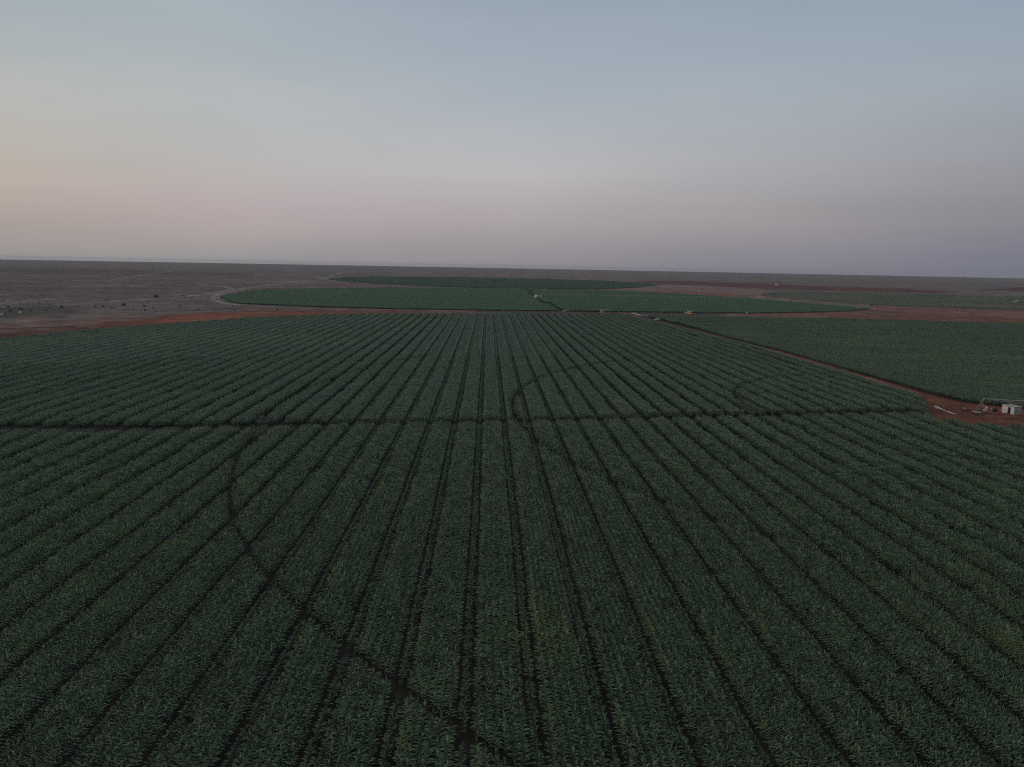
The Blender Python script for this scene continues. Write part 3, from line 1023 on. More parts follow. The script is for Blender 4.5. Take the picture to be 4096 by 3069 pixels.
ripple = 0.12 * (vnoise(x, y, 12, 71) - 0.5) + 0.34 * (vnoise(x * 0.25, y, 7, 72) - 0.5)
scatter("maize_crop", blocks2, np.stack([x, y, np.zeros(n)], 1), np.full(n, math.pi / 2), np.ones(n), rng.integers(0, 6, n),
        np.clip(rng.normal(0.12, 0.05, n) + 1.6 * np.clip((vnoise(x * 0.5, y, 22, 73) - 0.58), 0, 0.4), 0, 0.7),
        "even green maize field right of the red dirt road", sz=relief(x, y) * (1 + ripple) * 0.88)


def far_field(name, poly, protos, lx, ly, extra, label, zs=1.0, tmean=0.03, tamp=0.2, marg=60, centre=None):
    x0, y0 = poly.min(0)
    x1, y1 = poly.max(0)
    BX, BY = np.meshgrid(np.arange(x0, x1, lx), np.arange(y0, y1, ly))
    x, y = BX.ravel() + rng.uniform(-0.3, 0.3, BX.size), BY.ravel() + rng.uniform(-0.3, 0.3, BX.size)
    k = inside(poly, x, y) & seen(x, y, marg)
    for P, w in extra:
        k &= dist_line(P, x, y) > w
    x, y = x[k], y[k]
    n = len(x)
    tn = np.clip(rng.normal(tmean, 0.03, n) + tamp * np.clip(vnoise(x, y, 70, 81) * 0.7 + vnoise(x * 0.3, y, 25, 82) * 0.5 - 0.55, 0, 1), 0, 0.8)
    sz = zs * (0.9 + 0.16 * vnoise(x, y, 22, 83) + 0.08 * vnoise(x, y, 7, 84))
    if centre is not None:
        dc = np.hypot(x - centre[0], y - centre[1])
        sect = np.arctan2(x - centre[0], y - centre[1])
        sz = sz * np.where(np.abs((dc + 25) % 50 - 25) < 3.0, 0.80, 1.0)
        sz = sz * (1 + 0.10 * (vnoise(sect * 3.2, sect * 0, 1.0, 85) - 0.5))
        tn = np.clip(tn + 0.25 * np.clip(vnoise(sect * 2.2, dc / 90, 1.0, 86) - 0.55, 0, 1), 0, 0.8)
    return scatter(name, protos, np.stack([x, y, np.zeros(n)], 1), rng.integers(0, 2, n) * math.pi, np.ones(n), rng.integers(0, len(protos), n), tn, label, sz=sz)


b2 = [block_mesh(f"dense_block_{k}", 360 + k, M_MAIZE2, gap=False, lx=6.0, ly=3.0, step=0.25) for k in range(5)]
far_field("maize_crop", circle2, b2, 5.6, 2.9, [(LANE2, 3.1), (LANE2B, 2.4)], "brighter green circular maize field in the middle distance", centre=PIV2, zs=0.72)
b3 = [block_mesh(f"far_block_{k}", 380 + k, M_MAIZE3, gap=False, lx=10.0, ly=6.0, step=0.42, leaves=6) for k in range(4)]
far_field("maize_crop", circle3, b3, 9.5, 5.8, [(LANE3, 4.0)], "farthest dark green circular field below the horizon", tmean=0.0)
b4 = [block_mesh(f"stubble_block_{k}", 400 + k, M_PALE, gap=False, lx=8.0, ly=5.0, step=0.42, hs=0.7, leaves=6) for k in range(4)]
far_field("low_crop", palef, b4, 7.6, 4.8, [], "pale yellow green low crop at the right below the maroon belt", zs=0.8, tmean=0.18, tamp=1.3, marg=200)

# dry scrub over the plain: one object
def tuft_mesh(name, seed, size, h, nleaf, mat, leaf=0.3):
    r = np.random.default_rng(seed)
    V, Q = [], []
    for i in range(nleaf):
        a = r.uniform(0, 2 * math.pi)
        q = r.uniform(0, 1) ** 0.6
        z = r.uniform(0.05, 1) * h
        rad_ = size * q * math.sqrt(max(0.05, 1 - (z / h) ** 2 * 0.8))
        c0 = np.array([math.cos(a) * rad_, math.sin(a) * rad_, z])
        u = r.normal(size=3)
        u /= np.linalg.norm(u)
        v = np.cross(u, r.normal(size=3))
        v /= np.linalg.norm(v)
        s_ = leaf * r.uniform(0.5, 1.2)
        b = len(V)
        V += [c0 - u * s_ - v * s_ * 0.5, c0 + u * s_ - v * s_ * 0.5, c0 + u * s_ + v * s_ * 0.5, c0 - u * s_ + v * s_ * 0.5]
        Q.append((b, b + 1, b + 2, b + 3))
    return mesh_from(name, np.array(V), np.array(Q), mat)


tufts = [tuft_mesh(f"tuft_{k}", 500 + k, 0.8, 0.7, 26, M_SCRUB, 0.28) for k in range(5)] + [tuft_mesh(f"dark_tuft_{k}", 520 + k, 1.1, 1.2, 40, M_SHRUB, 0.3) for k in range(2)]
ns = 24000
a_ = rng.uniform(rad(-42), rad(45), ns)
d_ = np.exp(rng.uniform(math.log(350), math.log(2600), ns))
x, y = d_ * np.sin(a_), d_ * np.cos(a_)
k = ~inside(near_circle, x, y) & ~inside(circle2, x, y) & ~inside(circle3, x, y) & ~inside(palef, x, y)
k &= seen(x, y, 60)
k &= vnoise(x, y, 60, 90) > 0.35
px, py, _ = proj(x, y)
px, py = px * 4, py * 4
bare = (px < 1900) & (py > 1262 - np.clip(px, 0, 1200) * 0.02)
k &= ~(bare & (rng.random(ns) < 0.93))
maroon = (px > 2540) & (py > 1124 + (px - 2540) * 0.035) & (py < 1140 + (px - 2540) * 0.03)
k &= ~maroon
x, y, d_ = x[k], y[k], d_[k]
n = len(x)
s_ = rng.uniform(0.4, 0.95, n) * (0.8 + d_ / 3500)
scatter("scrub", tufts, np.stack([x, y, np.zeros(n)], 1), rng.uniform(0, 6.28, n), s_, np.where(rng.random(n) < 0.012, rng.integers(5, 7, n), rng.integers(0, 5, n)), rng.uniform(0, 0.4, n),
        "dry grey scrub scattered over the open plain")


# ------------------------------------------------------------------ dark shrubs and small trees on the plain
def make_shrub(seed, w, h):
    root = empty("shrub", (0, 0, 0))
    r = np.random.default_rng(seed)
    items = []
    for kk in range(5):
        cme = tuft_mesh("tmp", seed * 10 + kk, w * r.uniform(0.28, 0.42), h * r.uniform(0.55, 0.9), 170, None, 0.16)
        V = np.empty(len(cme.vertices) * 3, dtype=np.float32)
        cme.vertices.foreach_get("co", V)
        V = V.reshape(-1, 3) + np.array([r.uniform(-0.3, 0.3) * w, r.uniform(-0.25, 0.25) * w, h * 0.12])
        Q = np.array([tuple(p.vertices) for p in cme.polygons])
        items.append((V, Q))
        bpy.data.meshes.remove(cme)
    V, Q = assemble(items)
    link("crown", mesh_from("crown", V, Q, M_SHRUB), root)
    b = MB()
    for kk in range(4):
        aa = kk * 1.6 + r.uniform(0, 1)
        b.tube([(0, 0, -0.1), (math.cos(aa) * w * 0.1, math.sin(aa) * w * 0.1, h * 0.35), (math.cos(aa) * w * 0.25, math.sin(aa) * w * 0.25, h * 0.7)], [0.09, 0.06, 0.02], 6)
    b.build("trunk", M_BARK, root)
    return root


def copy_thing(o, parent=None):
    c_ = o.copy()
    COL.objects.link(c_)
    if parent is not None:
        c_.parent = parent
    for ch in list(o.children):
        copy_thing(ch, c_)
    return c_


protos = [make_shrub(1, 3.6, 2.2), make_shrub(2, 3.0, 1.9), make_shrub(3, 4.4, 2.6)]
used = [False] * 3
shrubs = [  # photo x, y of the foot, scale, kind, label
    (17, 1262, 1.0, 0, "black shrub beside the white vehicle at the left edge"),
    (32, 1231, 1.0, 1, "dark shrub under the faint track nearest the left edge"),
    (42, 1246, 1.0, 0, "dark shrub just above the white vehicle at the left"),
    (82, 1240, 1.15, 2, "broad dark shrub above the white marker on the left plain"),
    (122, 1246, 0.7, 1, "small dark shrub right of the white marker"),
    (180, 1243, 0.8, 1, "loose low shrub right of the white marker"),
    (245, 1233, 1.15, 2, "broad greyish shrub alone below the faint track"),
    (380, 1227, 0.8, 1, "small shrub left of the compact pair on the left plain"),
    (413, 1229, 0.9, 0, "compact dark shrub left of the largest one"),
    (446, 1234, 0.8, 1, "thin shrub just left of the largest dark shrub"),
    (494, 1224, 1.45, 2, "largest dark shrub on the left plain, below the track"),
    (578, 1227, 1.0, 0, "greyish shrub right of the largest one"),
    (612, 1234, 0.8, 1, "thin shrub above the left end of the red soil belt"),
    (580, 1244, 0.9, 0, "low brown shrub above the red soil belt"),
    (624, 1191, 1.9, 2, "upright dark tree on the faint track across the left plain"),
    (720, 1225, 0.9, 0, "lone dark shrub left of the middle green circle"),
    (735, 1186, 1.2, 1, "dark shrub at the start of the pale curving track"),
    (932, 1226, 0.8, 1, "tiny shrub below the left tip of the middle green circle"),
    (800, 1241, 0.6, 1, "speck of a shrub above the brightest red soil"),
    (3486, 1222, 1.2, 0, "brown shrub at the right tip of the middle circle"),
    (1110, 1241, 0.8, 0, "small dark shrub below the middle circle on pink soil"),
    (2808, 1160, 2.0, 1, "dark shrub on the pink open ground beyond the middle circle"),
    (3095, 1178, 1.8, 0, "brown shrub near the left tip of the pale field"),
]
for px, py, s, kd, lb in shrubs:
    o = protos[kd] if not used[kd] else copy_thing(protos[kd])
    used[kd] = True
    q = at(px, py)
    o.location = (q[0], q[1], 0)
    o.rotation_euler = (0, 0, random.uniform(0, 6.28))
    s *= 0.72
    o.scale = (s, s, s)
    tag(o, lb, "shrub", "dark shrubs on the open plain")


# ------------------------------------------------------------------ the pump site
def along(d):
    return math.atan2(d[1], d[0])


# hut
A, B = at(4006, 1649), at(4053.3, 1659)
ab = B - A
wid = np.linalg.norm(ab)
u1 = ab / wid
u2 = np.array([-u1[1], u1[0]])
if u2 @ (at(4081, 1657) - B) < 0:
    u2 = -u2
ang_h = along(u1)
HWD, HDP, HH = 4.0, 2.9, 2.15
print("hut front width", wid, ang_h)
hut = empty("pump_hut", (A[0], A[1], 0), ang_h)
sgn = 1 if (u1[0] * u2[1] - u1[1] * u2[0]) > 0 else -1
HWD = wid
D1 = sgn * HDP
w0, w1 = sorted((0.0, D1))
dx0, dx1 = HWD * 0.49, HWD * 0.73
b = MB()
th = 0.14
fy0, fy1 = (0, th) if sgn > 0 else (-th, 0)
b.box(0, fy0, 0, dx0, fy1, HH)
b.box(dx1, fy0, 0, HWD, fy1, HH)
b.box(dx0, fy0, 1.86, dx1, fy1, HH)
b.build("wall", M_WHITEWASH, hut)
b = MB()
sy0, sy1 = (th, D1) if sgn > 0 else (D1, -th)
b.box(HWD - th, sy0, 0, HWD, sy1, HH - 0.02)
b.box(0, sy0, 0, th, sy1, HH - 0.02)
b.box(th, (D1 - th) if sgn > 0 else D1, 0, HWD - th, D1 if sgn > 0 else D1 + th, HH - 0.02)
o = b.build("wall", M_TEALWALL, hut)
tag(o, "grey side wall with worn teal paint")
b = MB()
y0r, y1r = (-0.12, D1 + 0.15) if sgn > 0 else (D1 - 0.15, 0.12)
b.box(-0.12, y0r, HH + 0.003, HWD + 0.15, y1r, HH + 0.10)
nrib = 9
for i in range(nrib):
    xx = -0.05 + i * (HWD + 0.1) / (nrib - 1)
    b.box(xx - 0.03, y0r + 0.02, HH + 0.1, xx + 0.03, y1r - 0.02, HH + 0.13)
b.build("roof", M_TIN, hut)
MB().blob((HWD * 0.36, D1 * 0.2, HH + 0.22), (0.35, 0.25, 0.12)).build("roof_stone", M_GREY, hut, True)
dr = MB()
yy = th * 0.7 * sgn
dr.box(dx0, min(yy, yy + 0.05 * sgn), 0.02, dx1, max(yy, yy + 0.05 * sgn), 1.86)
dr.build("door", M_BLACK, hut)  # black panel filling the open doorway, stands for the unlit inside
fr = MB()
e = -0.03 * sgn
for x0_, x1_ in ((dx0 - 0.07, dx0 - 0.003), (dx1 + 0.003, dx1 + 0.07)):
    fr.box(x0_, min(e, 0), 0, x1_, max(e, 0), 1.9)
fr.box(dx0 - 0.07, min(e, 0), 1.903, dx1 + 0.07, max(e, 0), 1.97)
fr.build("door_frame", M_WHITE, hut)
tag(hut, "small whitewashed block hut with flat roof and open dark doorway", "hut")

# near pivot machine
g = at(3923, 1654)
e1 = at(3934, 1599, 4.3)
e2 = at(4096, 1608, 4.3)
dirp = (e2 - e1) / np.linalg.norm(e2 - e1)
pa = along(dirp)
print("pivot pipe dir", dirp, g, e1)


def pivot_machine(loc, rz, spans, span_len, height, label, big=False, tower_base=True, k=1.0):
    root = empty("centre_pivot", (loc[0], loc[1], 0), rz)
    r = 0.10 * k
    el_ = [(0, 0, 0.3), (0, 0, height - 0.5), (0.06, 0, height - 0.2), (0.25, 0, height - 0.04), (0.55, 0, height), (1.2, 0, height)]
    MB().tube(el_, [r * 1.5] * 2 + [r * 1.7, r * 1.5, r * 1.25, r], 12).build("riser_pipe", M_PIPE, root, True)
    MB().tube([(0, 0, height - 0.75), (0, 0, height - 0.6)], 0.3 * k, 12).build("swivel", M_GREY, root, True)
    total = spans * span_len
    MB().tube([(1.2, 0, height), (total, 0, height - 0.1)], r, 10).build("pipe", M_PIPE, root, True)
    if tower_base:
        for sx in (-1, 1):
            for sy in (-1, 1):
                lg = MB()
                lg.tube([(sx * 1.75, sy * 1.1, 0), (sx * 0.12, sy * 0.12, height - 0.8)], 0.05, 6)
                lg.build("leg", M_STEEL if sx > 0 else M_WOOD, root)
        for z in (0.25, 1.9):
            br = MB()
            f_ = 1 - z / (height - 0.8)
            ax, ay = 0.12 + 1.63 * f_, 0.12 + 0.98 * f_
            for p_, q_ in (((-ax, -ay), (ax, -ay)), ((ax, -ay), (ax, ay)), ((ax, ay), (-ax, ay)), ((-ax, ay), (-ax, -ay))):
                br.tube([(*p_, z), (*q_, z)], 0.035, 6)
            br.build("brace", M_STEEL, root)
        MB().box(0.25, -0.35, 1.3, 0.6, 0.25, 2.1, 0.02).build("control_box", M_GREY, root)
        MB().tube([(0.1, -0.45, 2.25), (1.15, -0.45, 2.2), (1.05, 0.3, 2.45), (0.2, 0.3, 2.5), (0.1, -0.45, 2.25)], 0.045, 6).build("cable_hoop", M_WHITE, root)
    for s_ in range(1, spans + 1):
        xe = s_ * span_len
        tr = MB()
        n = 6
        zs = []
        for q in range(n + 1):
            uu = q / n
            zs.append(height - 0.1 - 1.25 * k * math.sin(math.pi * uu) ** 0.7)
        for sy in (-0.45, 0.45):
            pr = None
            for q in range(n + 1):
                xx = xe - span_len + q * span_len / n
                if q in (0, n):
                    pt = (xx if s_ > 1 or q else 1.4, 0, height)
                else:
                    pt = (xx, sy, zs[q])
                if pr:
                    tr.tube([pr, pt], 0.03 * k, 5)
                    if 0 < q < n:
                        tr.tube([pt, (xx - span_len / n * 0.5, 0, height)], 0.025 * k, 5)
                pr = pt
        tr.build("truss", M_PIPE, root)
        tw = MB()
        for sy in (-1, 1):
            tw.tube([(xe, sy * 1.9, 0.75), (xe, 0, height)], 0.07 * k, 6)
            tw.tube([(xe - 0.5, sy * 1.0, 2.0), (xe, 0, height)], 0.04 * k, 6)
        tw.box(xe - 0.1, -2.0, 0.6, xe + 0.1, 2.0, 0.78)
        t_ = tw.build("tower", M_PIPE, root)
        for sy in (-1, 1):
            wm = MB()
            ringp = [(xe + 0.62 * math.cos(a2), sy * 2.0, 0.62 + 0.5 * math.sin(a2)) for a2 in np.linspace(0, 2 * math.pi, 17)]
            wm.tube(ringp, 0.13, 6)
            wm.tube([(xe, sy * 2.0 - 0.1, 0.62), (xe, sy * 2.0 + 0.1, 0.62)], 0.25, 8)
            w_ = wm.build("wheel", M_RUBBER, root)
            w_.parent = t_
    tag(root, label, "irrigation machine", "centre pivot irrigation machines")
    return root


pivot_machine(g, pa, 2, 48.0, 4.25, "pivot irrigation tower with a horizontal pipe leading out of the right edge")
# machines of the two farther fields
q2 = PIV2 + np.array([3.0, 3.0])
e1 = at(2400, 1186, 4.0)
e2 = at(2950, 1190.5, 4.0)
q2e = e2
dd = q2e - q2
pivot_machine(q2, along(dd), 6, np.linalg.norm(dd) / 6, 4.2, "long pale irrigation boom lying across the top of the middle green circle", k=1.6)
q3, q3e = at(4030, 1203), at(3950, 1180.5)
dd = q3e - q3
pivot_machine(q3, along(dd), 6, np.linalg.norm(dd) / 6, 4.2, "slanting pale irrigation boom on the low crop at the far right", k=2.6)

# white tank with a red mark
q = at(3941, 1647)
tk = empty("water_tank", (q[0], q[1], 0), rad(-25))
MB().tube([(0, 0, 0.15), (0, 0, 0.2), (0, 0, 1.15), (0, 0, 1.3), (0, 0, 1.38)], [0.5, 0.58, 0.58, 0.48, 0.2], 20).build("tank_body", M_TANK, tk, True)
MB().tube([(0, 0, 1.38), (0, 0, 1.45)], 0.16, 12).build("lid", M_WHITE, tk)
b = MB()
for z in (0.45, 0.75, 1.05):
    b.tube([(0.59 * math.cos(a2), 0.59 * math.sin(a2), z) for a2 in np.linspace(0, 2 * math.pi, 25)], 0.018, 5)
b.build("hoop", M_GREY, tk)
V, Q = [], []
a0, a1 = rad(-75), rad(-35)
for i in range(9):
    aa = a0 + (a1 - a0) * i / 8
    hh = 0.33 * math.sqrt(max(0.02, 1 - ((i - 4) / 4.3) ** 2))
    for r_2 in (0.592, 0.60):
        V += [(r_2 * math.cos(aa), r_2 * math.sin(aa), 0.78 - hh), (r_2 * math.cos(aa), r_2 * math.sin(aa), 0.78 + hh)]
for i in range(8):
    q_ = i * 4
    Q += [(q_ + 2, q_ + 6, q_ + 7, q_ + 3), (q_, q_ + 1, q_ + 5, q_ + 4), (q_ + 1, q_ + 3, q_ + 7, q_ + 5), (q_, q_ + 4, q_ + 6, q_ + 2)]
link("red_mark", mesh_from("red_mark", V, Q, M_RED), tk)
b = MB()
for xx in (-0.45, 0.05):
    b.box(xx, -0.6, 0, xx + 0.35, 0.6, 0.148)
b.build("stand", M_PINK, tk)
tag(tk, "round pinkish white tank with a red mark beside the pivot tower", "tank")

# dark engine set
q = at(3976, 1656)
en = empty("diesel_engine", (q[0], q[1], 0), rad(-30))
b = MB()
b.box(-0.65, -0.35, 0.55, 0.6, 0.35, 1.25, 0.06)
b.box(-0.4, -0.25, 1.25, 0.45, 0.25, 1.55, 0.05)
b.box(0.6, -0.4, 0.5, 0.72, 0.4, 1.45, 0.02)
for i in range(5):
    b.box(-0.38 + i * 0.17, -0.30, 1.3, -0.30 + i * 0.17, 0.30, 1.6, 0.01)
b.build("engine_block", M_BLACK, en)
MB().tube([(0.15, 0, 1.5), (0.15, 0, 1.85), (0.35, 0, 2.0)], 0.09, 8).build("exhaust", M_BLACK, en)
MB().tube([(-0.75, -0.1, 1.25), (-0.75, -0.1, 1.5)], 0.13, 10).build("filler_cap", M_WHITE, en)
b = MB()
b.tube([(-0.9 + 0.42 * math.cos(a2), -0.3, 0.62 + 0.42 * math.sin(a2)) for a2 in np.linspace(0, 2 * math.pi, 17)], 0.09, 6)
b.tube([(-0.9, -0.3, 0.2), (-0.9, -0.3, 1.04)], 0.035, 5)
b.tube([(-1.3, -0.3, 0.62), (-0.5, -0.3, 0.62)], 0.035, 5)
b.build("flywheel", M_GREY, en)
b = MB()
for xx in (-0.45, 0.25):
    b.box(xx, -0.3, 0, xx + 0.25, 0.3, 0.46)
b.box(-0.9, -0.28, 0.46, 0.75, -0.16, 0.549)
b.box(-0.9, 0.16, 0.46, 0.75, 0.28, 0.549)
b.build("base", M_PINK, en)
tag(en, "black diesel pump engine standing on pinkish blocks before the hut", "engine")

# pipes and planks lying about
def lying(name, pts, r, mat, label, cat, group=None, z=None):
    P = [at(*q) for q in pts]
    MBx = MB().tube([(p_[0], p_[1], r if z is None else z) for p_ in P], r, 8)
    return tag(MBx.build(name, mat, None, True), label, cat, group)


lying("ground_pipe", [(3875, 1638), (3900, 1642), (3925, 1645)], 0.22, M_OLIVE, "olive brown pipe lying left of the pivot tower foot", "pipe", "pipes lying at the pump site")
lying("ground_pipe", [(3889, 1648), (3901, 1650), (3912, 1651.5)], 0.2, M_WHITE, "thick whitish pipe on the soil before the pivot tower", "pipe", "pipes lying at the pump site")
lying("ground_pipe", [(3915, 1652), (3927, 1654)], 0.18, M_WHITE, "short whitish pipe end at the pivot tower foot", "pipe", "pipes lying at the pump site")
lying("plank", [(3852, 1634), (3868, 1638.5)], 0.16, M_WOOD, "pale plank across a dark rock left of the pivot tower", "plank")
lying("plank", [(3992, 1682), (4006, 1683), (4018, 1683.5)], 0.12, M_WOOD, "long pale plank at the maize edge below the engine", "plank")
for px, py, s_, lb in ((3866, 1641, 0.55, "dark brown rock under the pale plank"), (3850, 1637, 0.35, "small dark rock left of the pale plank"),
                       (3905, 1656, 0.4, "low grey stones just below the thick whitish pipe"), (3808, 1622, 0.3, "lone dark clod on the open red soil"),
                       (4068, 1662, 0.35, "grey stone at the right corner of the hut")):
    q = at(px, py)
    b = MB().blob((0, 0, s_ * 0.35), (s_, s_ * 0.7, s_ * 0.5), 12, 7, 0.18)
    if s_ == 0.4:
        b.blob((0.7, 0.1, 0.1), (0.35, 0.3, 0.25), 10, 6, 0.18).blob((-0.7, 0.0, 0.1), (0.4, 0.3, 0.22), 10, 6, 0.18)
    o = b.build("rock", M_STEEL if s_ < 0.4 else M_BARK)
    o.location = (q[0], q[1], 0)
    tag(o, lb, "rock", "rocks at the pump site")
sacks = [(3741, 1626, 3743.5, 1629, 0.16, "thin white sack at the top left end of the sack row"), (3735.5, 1630, 3741, 1630.5, 0.22, "small white sack at the maize edge starting the row"),
         (3743, 1634.5, 3757, 1637.5, 0.36, "largest white sack of the row on red soil"), (3757, 1637.5, 3769, 1641.5, 0.27, "second large white sack touching the largest one"),
         (3772, 1643, 3781, 1645, 0.2, "short separate sack in the middle of the row"), (3783, 1647, 3793, 1650, 0.17, "pinkish thin sack after the short one"),
         (3793, 1650, 3801, 1653, 0.2, "pinkish sack with a rounded end, third from the lower end"), (3802, 1654, 3811, 1656, 0.17, "thin sack next to last at the lower end"),
         (3811, 1656, 3822, 1658, 0.15, "last thin sack meeting the maize below")]
for i, (xa, ya, xb, yb, r, lb) in enumerate(sacks):
    a0_, a1_ = at(xa, ya), at(xb, yb)
    ln = np.linalg.norm(a1_ - a0_)
    b = MB()
    b.tube([(0, 0, r * .7), (ln * .06, 0, r * .75), (ln * 0.35, 0.03, r), (ln * 0.7, -0.03, r * 0.9), (ln * .94, 0, r * .75), (ln, 0, r * .7)], [r * 0.3, r * 0.9, r * 1.1, r, r * 0.85, r * 0.3], 10)
    o = b.build("sack", M_SACK, None, True)
    o.location = (a0_[0], a0_[1], 0)
    o.rotation_euler = (0, 0, along(a1_ - a0_))
    tag(o, lb, "sack", "white sacks in a row on the red soil")

# ------------------------------------------------------------------ vehicles
def vehicle(name, loc, rz, L_, W_, Hh, pickup, label, cat, body=M_WHITE, group="vehicles at the far end of the road"):
    root = empty(name, (loc[0], loc[1], 0), rz)
    hl, hw = L_ / 2, W_ / 2
    b = MB()
    prof = [(-hl, 0.45), (-hl + 0.05, 0.95), (-hl + 0.3, 1.0), (hl - 1.3, 1.02), (hl - 0.35, 0.92), (hl, 0.78), (hl, 0.42), (hl - 0.4, 0.35), (-hl + 0.3, 0.35)]

    def ext(prof, w, inset=0.0):
        n = len(prof)
        V = [(x_, -w, z_) for x_, z_ in prof] + [(x_, w, z_) for x_, z_ in prof]
        Fc = [tuple(range(n)), tuple(range(2 * n - 1, n - 1, -1))]
        Fc += [(i, i + n, (i + 1) % n + n, (i + 1) % n) for i in range(n)]
        return V, Fc
    V, Fc = ext(prof, hw)
    b.add(V, Fc)
    if pickup:
        cab = [(-0.35, 1.0), (-0.25, Hh), (0.75, Hh), (1.35, 1.0)]
    else:
        cab = [(-hl + 0.15, 1.0), (-hl + 0.5, Hh), (0.35, Hh), (1.05, 1.0)]
    V, Fc = ext(cab, hw - 0.12)
    b.add(V, Fc)
    b.build("body", body, root)
    c0, c1, c2, c3 = cab
    sides = [(c0[0] + 0.14, 1.06), (c1[0] + 0.08, Hh - 0.1), (c2[0] - 0.05, Hh - 0.1), (c3[0] - 0.22, 1.06)]
    for sy in (-1, 1):
        gw = MB()
        yv = sy * (hw - 0.115)
        V = [(x_, yv, z_) for x_, z_ in sides] + [(x_, yv + sy * 0.008, z_) for x_, z_ in sides]
        gw.add(V, [(0, 1, 2, 3), (7, 6, 5, 4), (0, 4, 5, 1), (1, 5, 6, 2), (2, 6, 7, 3), (3, 7, 4, 0)])
        gw.build("side_window", M_GLASS, root)
    for (xa, za), (xb, zb), s_ in ((c3, c2, 1), (c0, c1, -1)):
        gw = MB()
        k0, k1 = 0.08, 0.88
        p0 = (xa + (xb - xa) * k0 + s_ * 0.012, za + (zb - za) * k0)
        p1 = (xa + (xb - xa) * k1 + s_ * 0.012, za + (zb - za) * k1)
        w_ = hw - 0.2
        gw.add([(p0[0], -w_, p0[1]), (p0[0], w_, p0[1]), (p1[0], w_, p1[1]), (p1[0], -w_, p1[1])], [(0, 1, 2, 3)])
        gw.build("windscreen" if s_ > 0 else "rear_window", M_GLASS, root)
    for sx in (-1, 1):
        for sy in (-1, 1):
            MB().tube([(sx * (hl - 0.85), sy * (hw - 0.2), 0.34), (sx * (hl - 0.85), sy * (hw + 0.01), 0.34)], 0.34, 16).build("wheel", M_RUBBER, root)
    for sy in (-1, 1):
        MB().box(hl - 0.02, sy * (hw - 0.3) - 0.14, 0.62, hl + 0.015, sy * (hw - 0.3) + 0.14, 0.76).build("headlight", M_GREY, root)
    if pickup:
        MB().box(-hl + 0.15, -hw + 0.12, 1.0, -0.55, hw - 0.12, 1.5, 0.04).build("load", M_BLACK, root)
    tag(root, label, cat, group)
    return root


q = at(2628, 1281)
vehicle("parked_car", q, rad(198), 3.9, 1.7, 1.48, False, "white hatchback on the dirt road, nearest of the far vehicles", "car")
q = at(2534.5, 1258)
vehicle("parked_car", q, rad(190), 4.2, 1.75, 1.7, False, "brighter white car first in the pair by the field corner", "car")
q = at(2549, 1260.5)
vehicle("pickup_truck", q, rad(165), 4.6, 1.8, 1.75, True, "greyish pickup with a dark load behind the bright white car", "pickup", M_TANK)
q = at(5, 1262)
vehicle("parked_car", q, rad(170), 4.4, 1.75, 1.7, False, "white vehicle beside a black shrub at the left edge of the plain", "car", group=None)

# ------------------------------------------------------------------ small things along the far edge
# yellow kiosk
q = at(2756, 1255.5)
ks = empty("yellow_kiosk", (q[0], q[1], 0), rad(-14))
b = MB()
b.box(-1.4, 0, 0, 1.3, 0.1, 2.35)
b.box(-1.4, 0.1, 0, -1.3, 2.4, 2.35)
b.box(-1.3, 2.3, 0, 1.3, 2.4, 2.35)
b.build("wall", M_YELLOW, ks)
o = MB().box(1.3, 0, 0, 1.4, 2.4, 2.3).box(1.42, 0.2, 0, 3.0, 2.2, 0.5).build("wall", M_GREY, ks)
tag(o, "grey end wall")
MB().box(-1.5, -0.25, 2.353, 3.0, 2.5, 2.5).build("roof", M_WHITE, ks)
MB().box(-0.9, -0.02, 1.2, 0.9, -0.003, 1.75).build("window", M_ORANGE, ks)
for yy in (0.2, 2.1):
    MB().box(2.85, yy, 0.5, 2.95, yy + 0.1, 2.35).build("post", M_WHITE, ks)
tag(ks, "yellow orange kiosk with dark window at the edge of the fields", "kiosk")
# white ball valve tank left of it
q = at(2743, 1254.5)
o = MB().blob((0, 0, 0.75), (0.62, 0.62, 0.75), 14, 10, 0.0).tube([(0, 0, 0), (0, 0, 0.2)], 0.45, 12).build("white_tank", M_WHITE, None, True)
o.location = (q[0], q[1], 0)
tag(o, "small round white tank just left of the yellow kiosk", "tank")
# brick red booth with white roof
q = at(2987, 1257.5)
bo = empty("red_booth", (q[0], q[1], 0), rad(-10))
b = MB()
b.box(-0.65, 0, 0, 0.65, 0.08, 1.6)
b.box(-0.65, 0.08, 0, -0.57, 1.2, 1.6)
b.box(0.57, 0.08, 0, 0.65, 1.2, 1.6)
b.box(-0.57, 1.12, 0, 0.57, 1.2, 1.6)
b.build("wall", M_BRICKRED, bo)
MB().box(-0.8, -0.15, 1.603, 0.8, 1.35, 1.95, 0.12).build("roof", M_WHITE, bo)
MB().box(-0.25, -0.03, 0.05, 0.25, -0.003, 1.45).build("door", M_STEEL, bo)
tag(bo, "tiny brick red booth with a white roof on the red track", "booth")
# pipe gantry
qa, qb = at(2403, 1250.5), at(2440, 1251)
gl = np.linalg.norm(qb - qa)
ga = empty("pipe_gantry", (qa[0], qa[1], 0), along(qb - qa))
MB().box(-0.35, -0.3, 0, 0.25, 0.3, 2.45, 0.05).build("post", M_WHITE, ga)
MB().tube([(gl, 0, 0), (gl, 0, 2.2)], 0.1, 8).build("post", M_PIPE, ga)
MB().tube([(0.25, 0, 2.35), (gl + 0.1, 0, 2.25)], 0.16, 8).build("pipe", M_WHITE, ga)
MB().box(0.8, -0.5, 0.25, 3.2, 0.5, 0.85, 0.05).build("tank", M_WHITE, ga)
MB().tube([(3.2, 0, 0.45), (gl, 0, 0.4)], 0.07, 8).build("rail", M_PIPE, ga)
tag(ga, "white pipe gantry with a thick left post at the far field edge", "gantry")
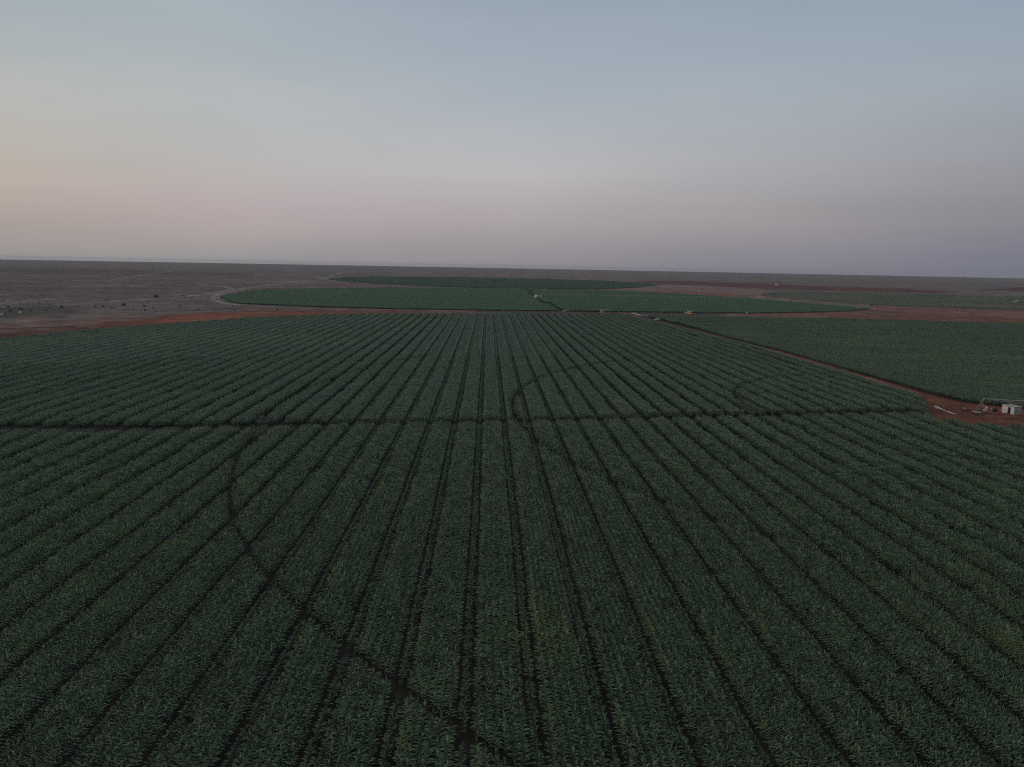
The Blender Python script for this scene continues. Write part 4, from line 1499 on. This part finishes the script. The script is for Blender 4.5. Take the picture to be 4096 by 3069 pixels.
# white debris by the lane mouth
q = at(2256, 1246.5)
o = MB().box(-1.2, -0.5, 0, -0.2, 0.5, 0.8, 0.08).tube([(-0.2, 0, 0.9), (4.0, 0.6, 0.9)], 0.12, 6).tube([(4.0, 0.6, 0.9), (4.0, 0.6, 0)], 0.08, 6).tube([(1.5, 0.2, 0.9), (1.5, 0.2, 0)], 0.08, 6).build("valve_stand", M_WHITE)
o.location = (q[0], q[1], 0)
tag(o, "low white valve stand at the mouth of the lane into the middle circle", "valve")


# white cabins in circle 2 and at the far right
def cabin(px, py, w, d, h, rz, label, gable=True):
    q = at(px, py)
    root = empty("white_cabin", (q[0], q[1], 0), rad(rz))
    t_ = 0.12
    b = MB()
    b.box(-w / 2, 0, 0, w / 2, t_, h)
    b.box(-w / 2, d - t_, 0, w / 2, d, h)
    b.box(-w / 2, t_, 0, -w / 2 + t_, d - t_, h)
    b.box(w / 2 - t_, t_, 0, w / 2, d - t_, h)
    b.build("wall", M_WHITE, root)
    o = MB()
    if gable:
        o.add([(-w / 2 - .2, -.2, h + .003), (w / 2 + .2, -.2, h + .003), (w / 2 + .2, d + .2, h + .003), (-w / 2 - .2, d + .2, h + .003), (-w / 2 - .2, d / 2, h + .9), (w / 2 + .2, d / 2, h + .9)],
              [(3, 2, 1, 0), (0, 1, 5, 4), (2, 3, 4, 5), (1, 2, 5), (3, 0, 4)])
    else:
        o.box(-w / 2 - .15, -.15, h + .003, w / 2 + .15, d + .15, h + .15)
    o.build("roof", M_WHITE, root)
    MB().box(-0.4, -0.04, 0, 0.4, -0.003, min(1.9, h - 0.2)).build("door", M_GREY, root)
    tag(root, label, "cabin", "white cabins at the far pivots")


cabin(2147, 1191, 3.6, 3.4, 2.6, 35, "larger white cabin where the lane crosses the middle circle")
cabin(2164, 1190, 2.4, 2.2, 2.2, 0, "smaller white cabin right of the larger one in the middle circle", False)
cabin(4057, 1210, 3.4, 2.6, 2.0, -20, "left of the two white cabins at the far right boom", False)
cabin(4071, 1207, 2.8, 2.6, 2.0, -20, "right of the two white cabins at the far right boom", False)
cabin(3107, 1141, 6.0, 5.0, 2.8, 0, "isolated white cabin on the maroon ploughed belt", True)
# white marker on the left plain
q = at(81, 1251)
o = MB().prism([(-0.7, -0.7), (0.7, -0.7), (0.7, 0.7), (-0.7, 0.7)], 0, 0.3).add([(-0.5, -0.5, 0.3), (0.5, -0.5, 0.3), (0.5, 0.5, 0.3), (-0.5, 0.5, 0.3), (0, 0, 1.5)], [(0, 1, 4), (1, 2, 4), (2, 3, 4), (3, 0, 4)]).build("marker_cairn", M_WHITE)
o.location = (q[0], q[1], 0)
tag(o, "small white marker below the shrubs on the left plain", "marker")

# ------------------------------------------------------------------ haze
hm = bpy.data.materials.new("haze_air")
hm.use_nodes = True
t = hm.node_tree
for n_ in list(t.nodes):
    if n_.type != "OUTPUT_MATERIAL":
        t.nodes.remove(n_)
pv = t.nodes.new("ShaderNodeVolumePrincipled")
pv.inputs["Color"].default_value = (0.86, 0.91, 1.0, 1)
pv.inputs["Density"].default_value = 4.6e-5
t.links.new(pv.outputs[0], t.nodes["Material Output"].inputs["Volume"])
R = 11300
hz = MB().box(-R, -R, -1, R, R, 46).build("haze", hm)
tag(hz, "thin evening haze over the plain", kind="stuff")
